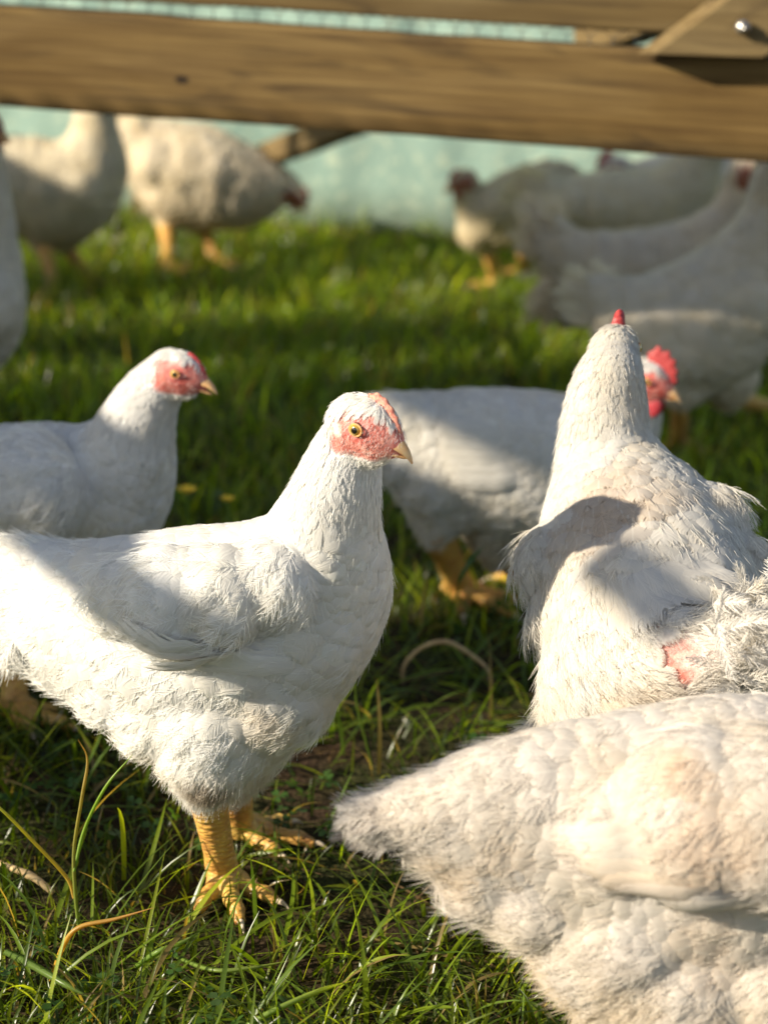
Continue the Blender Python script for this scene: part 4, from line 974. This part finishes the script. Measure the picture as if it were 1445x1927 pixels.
# added screen, unseen left of the run, shaped only to cast shade over the hens
SUN_TAN = math.tan(SUN_EL)
def shade_screen():
    T2 = TRAVEL; Pp = np.array([-T2[1], T2[0]])      # across the light
    def pt(s, z, al=-.55):                            # s = distance across the light
        p = T2 * al + Pp * s; return np.array([p[0], p[1], z])
    c = pt(2.8, 0); sc_ = empty('added_shade_screen', c); of = c
    tag(sc_, 'added unseen boards left of the run that cast shade on the flock', 'hurdle')
    px_ = lambda q: (2.566 - q) / .483                # where the light at this offset crosses the bottom rail
    sl_ = [(a, a + .027, pa[2] - .003 + SUN_TAN * (px_(a + .014) * .94 + .34 * (2.73 - .152 * px_(a + .014)) + .55)) for a in np.arange(2.30, 2.82, .028)]
    for i, (s0, s1, z1) in enumerate([(1.95, 2.10, .74), (2.10, 2.20, .79)] + sl_ + [(2.83, 2.96, 1.30), (2.96, 3.10, 1.33), (3.26, 3.50, .90), (3.68, 3.92, .78)]):
        board('shade_panel', pt(s0, 0), pt(s1, 0), z1, .02, M['wood2'], sc_, of, seed=20 + i)
    board('rail', pt(1.36, .850), pt(1.485, .858), .048, .02, M['wood2'], sc_, of, seed=62)
    board('shade_panel', pt(3.10, 1.04), pt(3.90, 1.04), .48, .02, M['wood2'], sc_, of, seed=60)
    for k, (z0, h0) in enumerate(((.395, .045),)):
        board('rail', pt(1.62 + .05 * k, z0), pt(1.95, z0), h0, .025, M['wood2'], sc_, of, seed=40 + k)
    for k, ps_ in enumerate((3.94, 3.5, 3.12)): board('post', pt(ps_ - .03, 0, -.58), pt(ps_ + .03, 0, -.58), 1.55, .05, M['wood2'], sc_, of, seed=50 + k, nseg=8)
    board('rail', pt(2.04, .845), pt(2.24, .845), .10, .02, M['wood2'], sc_, of, seed=61)
    board('rail', pt(1.30, .655), pt(1.95, .655), .055, .03, M['wood2'], sc_, of, seed=30)
    board('post', pt(1.28, 0), pt(1.33, 0), .8, .05, M['wood2'], sc_, of, seed=31, nseg=8)
    return sc_
shade_screen()

# ------------------------------------------------------------------ grass
def blades(n, x, y, ln, wd, az, lean, bend, tint, seed, twist=.3, seg=5):
    r = np.random.default_rng(seed)
    z = ground_h(x, y) - .004
    t = np.linspace(0, 1, seg + 1)
    dirh = np.stack([np.cos(az), np.sin(az)], 1)
    side = np.stack([-np.sin(az), np.cos(az)], 1)
    a = lean[:, None] + bend[:, None] * t[None] ** 1.3
    ds = (ln / seg)[:, None]
    hor = np.concatenate([np.zeros((n, 1)), np.cumsum(np.sin(a[:, :-1]) * ds, 1)], 1)
    ver = np.concatenate([np.zeros((n, 1)), np.cumsum(np.cos(a[:, :-1]) * ds, 1)], 1)
    sway = (r.normal(0, .12, n) * ln)[:, None] * t[None] ** 2
    C_ = np.stack([x[:, None] + dirh[:, :1] * hor + side[:, :1] * sway, y[:, None] + dirh[:, 1:] * hor + side[:, 1:] * sway, np.maximum(z[:, None] + ver, z[:, None] + .003 * t[None])], 2)
    wt = np.interp(t, [0, .3, .7, 1], [.8, 1, .75, .06])
    tw = r.normal(0, twist, n)[:, None] + r.normal(0, .5, n)[:, None] * t[None]
    sx = side[:, None, 0] * np.cos(tw); sy = side[:, None, 1] * np.cos(tw); sz = np.sin(tw)
    S = np.stack([sx, sy, sz], 2) * (wd[:, None] * wt[None])[:, :, None] * .5
    # shallow V fold
    Lf = C_ - S; Rt = C_ + S; Md = C_ - np.array([0, 0, 1.0]) * (wd[:, None] * wt[None] * .18)[:, :, None]
    V = np.stack([Lf, Md, Rt], 2).reshape(n, -1, 3)
    k = np.arange(seg); q = np.concatenate([np.stack([k * 3 + j, k * 3 + j + 1, k * 3 + j + 4, k * 3 + j + 3], 1) for j in (0, 1)])
    Q = (q[None] + (np.arange(n) * (seg + 1) * 3)[:, None, None]).reshape(-1, 4)
    base_dark = np.interp(t, [0, .25, 1], [.75, 1, 1])
    tt = (tint[:, None, None, :] * np.ones((1, seg + 1, 3, 1))).reshape(-1, 3)
    return V.reshape(-1, 3), Q, tt

PAL = np.array([[.17, .26, .018], [.24, .34, .024], [.10, .17, .016], [.36, .44, .032], [.15, .24, .038]])
def field():
    r = np.random.default_rng(5); Vs = []; Qs = []; Ts = []; n0 = 0
    def add(res):
        nonlocal n0
        V, Q, T = res; Vs.append(V); Qs.append(Q + n0); Ts.append(T); n0 += len(V)
    def scatter(n, y0, y1, extra=.35, k=.24):
        y = y0 + (y1 - y0) * r.random(n); half = k * y + extra; x = (r.random(n) * 2 - 1) * half; return x, y
    def colours(n, x, y, straw=.06, f=1.0):
        c = PAL[r.integers(0, len(PAL), n)] * r.uniform(.75, 1.3, (n, 1)); pm = noise2(x, y, 5, 12)[:, None]
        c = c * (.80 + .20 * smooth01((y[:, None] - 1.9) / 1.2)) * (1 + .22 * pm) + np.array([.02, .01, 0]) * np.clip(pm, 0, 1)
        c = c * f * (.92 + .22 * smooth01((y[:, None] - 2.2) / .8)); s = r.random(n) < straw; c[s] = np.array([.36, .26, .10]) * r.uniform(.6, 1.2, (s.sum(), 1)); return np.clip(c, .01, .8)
    # short dense base
    for (n, y0, y1, l0, l1) in ((26000, .95, 2.3, .018, .05), (26000, 2.3, 3.4, .02, .06), (28000, 3.4, 4.75, .025, .07)):
        x, y = scatter(n, y0, y1); dens = noise2(x, y, 14, 20); worn = smooth01((.9 - np.abs(y - 2.0)) * 1.0) * .35
        mud = sum(smooth01(1.6 - np.hypot((x - c_[0]) / a_, (y - c_[1]) / b_)) for c_, a_, b_ in ((G(600, 1490), .07, .10), (G(830, 1290), .09, .12), (G(700, 1700), .05, .06)))
        keep = r.random(n) < np.clip(.85 + .5 * dens - worn - .75 * mud, .08, 1); x, y = x[keep], y[keep]; m_ = len(x)
        cl = noise2(x, y, 16, 21)
        ln = r.uniform(l0, l1, m_) * (1 + .35 * cl) * (1 - .35 * smooth01(1.6 - np.abs(y - 2.3) / .22)); wd = r.uniform(.0016, .0034, m_) * (1 + .12 * (y - 1.5))
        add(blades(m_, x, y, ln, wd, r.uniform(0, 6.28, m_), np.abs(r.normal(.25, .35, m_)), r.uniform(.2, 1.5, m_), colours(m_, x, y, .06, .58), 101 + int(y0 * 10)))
    # long, flopped and crossing blades
    for (n, y0, y1, l0, l1, lean) in ((8500, .95, 2.2, .05, .115, .95), (7000, 2.2, 3.4, .035, .09, .6), (8500, 3.4, 4.7, .035, .085, .5)):
        x, y = scatter(n, y0, y1); cl = noise2(x, y, 9, 22); keep = r.random(n) < np.clip(.6 + .6 * cl, .1, 1); x, y = x[keep], y[keep]; m_ = len(x)
        ln = r.uniform(l0, l1, m_); wd = r.uniform(.0020, .0048, m_)
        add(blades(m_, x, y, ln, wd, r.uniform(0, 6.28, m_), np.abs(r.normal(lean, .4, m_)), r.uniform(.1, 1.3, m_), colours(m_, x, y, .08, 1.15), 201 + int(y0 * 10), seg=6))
    # dead, flat litter
    n = 2600; x, y = scatter(n, .95, 3.2); c = np.array([.22, .14, .07]) * r.uniform(.5, 1.5, (n, 1))
    add(blades(n, x, y, r.uniform(.02, .07, n), r.uniform(.001, .0028, n), r.uniform(0, 6.28, n), r.uniform(1.2, 1.5, n), r.uniform(-.2, .3, n), c, 301))
    # outside the picture, sparser
    n = 16000; x = r.uniform(-2.4, 2.4, n); y = r.uniform(.3, 4.9, n); k = np.abs(x) > .24 * y + .33; x, y = x[k], y[k]; m_ = len(x)
    add(blades(m_, x, y, r.uniform(.03, .08, m_), r.uniform(.003, .005, m_), r.uniform(0, 6.28, m_), np.abs(r.normal(.3, .3, m_)), r.uniform(.2, 1.3, m_), colours(m_, x, y), 401))
    o = mesh_from('grass', np.vstack(Vs), np.vstack(Qs), attrs={'tint': np.vstack(Ts)}, mats=[M['grass']]); o['kind'] = 'stuff'; tag(o, 'green and straw coloured grass covering the run', 'grass', kind='stuff')
    # clover and other small round leaves low down
    Vs = []; Qs = []; Ts = []; n0 = 0; n = 5200; x, y = scatter(n, 1.0, 3.2); cl = noise2(x, y, 11, 33); k = cl > .05; x, y = x[k], y[k]; V = []; T = []; F = []
    for i in range(len(x)):
        s = r.uniform(.003, .0065); a0 = r.uniform(0, 6.28); nn = nrm(np.array([r.normal(0, .35), r.normal(0, .35), 1])); e1 = nrm(np.cross(nn, [0, 1, .1])); e2 = np.cross(nn, e1)
        c0 = np.array([x[i], y[i], .006 + abs(r.normal(0, .010))]); col = np.array([.07, .15, .03]) * r.uniform(.7, 1.4)
        for j in range(3):
            a = a0 + j * 2.09; d = e1 * math.cos(a) + e2 * math.sin(a); sd = np.cross(nn, d); b = len(V)
            V += [c0, c0 + d * s * .9 + sd * s * .75 + nn * s * .1, c0 + d * s * 1.7 + sd * s * .45, c0 + d * s * 1.55, c0 + d * s * 1.7 - sd * s * .45, c0 + d * s * .9 - sd * s * .75 + nn * s * .1]
            F += [(b, b + 1, b + 2, b + 3), (b, b + 3, b + 4, b + 5)]; T += [col] * 6
    o = mesh_from('clover', np.array(V), F, attrs={'tint': np.array(T)}, mats=[M['grass']], smooth=False); tag(o, 'small clover leaves low among the grass', 'clover', kind='stuff')
field()

# single stalks one can point to
def stalk(name, label, pts, rad, tint, cat='grass stalk', flat=True):
    P = catmull(np.array(pts), 8); n = len(P); t = np.linspace(0, 1, n); T = nrm(np.gradient(P, axis=0)); view = nrm(np.array([0.3, -.8, .5]))
    S = nrm(np.cross(T, view)); wd = rad * .72 * np.interp(t, [0, .2, .7, 1], [.8, 1, .8, .08]); nn = np.cross(S, T)
    V = np.stack([P - S * wd[:, None], P + nn * wd[:, None] * .12, P + S * wd[:, None], P - nn * wd[:, None] * .22], 1).reshape(-1, 3)
    q = [(i * 4 + k, i * 4 + (k + 1) % 4, (i + 1) * 4 + (k + 1) % 4, (i + 1) * 4 + k) for i in range(n - 1) for k in range(4)]
    b = P[0].copy(); c = np.tile(np.array(tint), (len(V), 1)) if np.ndim(tint) == 1 else np.repeat(np.array([np.array(tint[0]) * (1 - u) + np.array(tint[1]) * u for u in t]), 4, 0)
    o = mesh_from(name, V - b, q, attrs={'tint': c}, mats=[M['grass']]); o.location = tuple(b); tag(o, label, cat); return o
g0 = G(155, 1790); yb = g0[1]
stalk('grass_stalk', 'tall grass stalk with drooping dry tip at the lower left', [g0, W(143, 1690, yb), W(140, 1600, yb), W(155, 1500, yb - .01), W(165, 1430, yb - .01), W(148, 1392, yb - .015)], .0022, ((.20, .30, .06), (.50, .36, .18)))
stalk('grass_stalk', 'yellowing stalk leaning left from the tall drooping one', [W(140, 1690, yb), W(125, 1650, yb), W(60, 1580, yb - .01), W(0, 1520, yb - .02), W(-60, 1470, yb - .02)], .0022, ((.50, .36, .10), (.42, .50, .08)))
stalk('grass_stalk', 'green stalk leaning right beside the drooping one', [W(140, 1640, yb), W(160, 1560, yb + .01), W(200, 1480, yb + .01), W(250, 1420, yb + .015)], .002, ((.25, .38, .05), (.32, .45, .08)))
stalk('grass_leaf', 'orange dried leaf bent over at the lower left', [G(95, 1850), W(120, 1780, G(95, 1850)[1] - .01), W(150, 1745, G(95, 1850)[1] - .01), W(215, 1730, G(95, 1850)[1] - .01), W(290, 1708, G(95, 1850)[1] - .01)], .0028, ((.62, .45, .08), (.60, .38, .14)))
stalk('grass_leaf', 'broad grey green leaf lying flat in the lower left corner', [G(10, 1790, .02), G(60, 1815, .028), G(120, 1850, .028), G(175, 1880, .02)], .0045, ((.20, .30, .07), (.24, .34, .09)))
stalk('grass_leaf', 'long pale leaf running right below the yellow feet', [G(255, 1820, .01), G(300, 1790, .03), G(340, 1775, .03), G(372, 1755, .035)], .0030, ((.26, .40, .08), (.38, .48, .16)))
stalk('grass_leaf', 'pale arching leaf at the bottom centre', [G(440, 1945, .01), G(520, 1900, .03), G(600, 1865, .035), G(665, 1845, .02)], .0032, ((.26, .40, .07), (.45, .50, .16)))
stalk('grass_leaf', 'long leaf crossing the grass below the front hen', [G(330, 1800, .02), G(400, 1825, .03), G(470, 1822, .032), G(545, 1808, .03)], .0026, ((.28, .40, .08), (.42, .48, .16)))
stalk('grass_stalk', 'thin stem rising at the right of the front hen breast', [G(700, 1440), W(690, 1400, G(700, 1440)[1]), W(672, 1330, G(700, 1440)[1]), W(668, 1270, G(700, 1440)[1])], .0018, ((.14, .20, .04), (.18, .26, .05)))
stalk('grass_leaf', 'blue green leaf standing before the legs of the hidden hen', [G(850, 1180, .0), W(862, 1100, 2.2), W(890, 1050, 2.2), W(910, 1030, 2.2)], .0036, ((.10, .20, .06), (.14, .25, .12)))

# curved dry twig on the ground
def twig(label, pts, rad):
    P = catmull(np.array(pts), 7); mb = MB(); r = np.random.default_rng(3); mb.tube(P, rad * (np.interp(np.linspace(0, 1, len(P)), [0, .5, 1], [.8, 1.1, .7]) + r.normal(0, .06, len(P))), 8)
    o = mb.build('twig', M['straw'], off=P[0]); o.location = tuple(P[0]); tag(o, label, 'twig')
yt = G(800, 1290)[1]
twig('curved pale twig arching over the dark grass between the hens', [G(757, 1285), W(762, 1250, yt), W(795, 1218, yt), W(840, 1208, yt), W(885, 1232, yt + .01), W(918, 1262, yt + .01), G(925, 1300)], .0024)
twig('short dry twig lying at the left under the grass', [G(0, 1625, .012), G(40, 1640, .014), G(70, 1655, .014), G(100, 1680, .008)], .0032)

# buttercups
def buttercup(px, py, Y, s, label):
    p = W(px, py, Y); base = np.array([p[0], p[1], 0.0]); root = empty('buttercup', base); tag(root, label, 'flower', 'yellow buttercups in the grass')
    mb = MB(); mb.tube(catmull([np.array([0, 0, 0.0]), np.array([.004, 0, p[2] * .5]), np.array([0, 0, p[2]])], 6), [.0010] * 13, 6); mb.build('stem', M['stem'], parent=root)
    for j in range(5):
        a = j * 1.257 + px; d = np.array([math.cos(a), math.sin(a), .45]); sd = np.array([-math.sin(a), math.cos(a), 0]); n = np.cross(d, sd); c = np.array([0, 0, p[2]])
        V = []; 
        for (u, w_, h) in ((0, .12, 0), (.35, .42, -.05), (.7, .5, 0), (1, .28, .12)):
            for k in (-1, 0, 1): V.append(c + (d * u + sd * w_ * k + np.array([0, 0, 1]) * (h + .12 * abs(k))) * s)
        q = [(i * 3 + k, i * 3 + k + 1, i * 3 + k + 4, i * 3 + k + 3) for i in range(3) for k in range(2)]
        mesh_from('petal', V, q, mats=[M['petal']], parent=root)
buttercup(351, 929, 2.45, .011, 'yellow buttercup right of the left hen breast')
buttercup(428, 944, 2.40, .008, 'tiny yellow buttercup just above the front hen back')
buttercup(652, 455, 4.40, .010, 'yellow buttercup at the foot of the green sheet')
print('script done', round(time.time() - T0, 1))
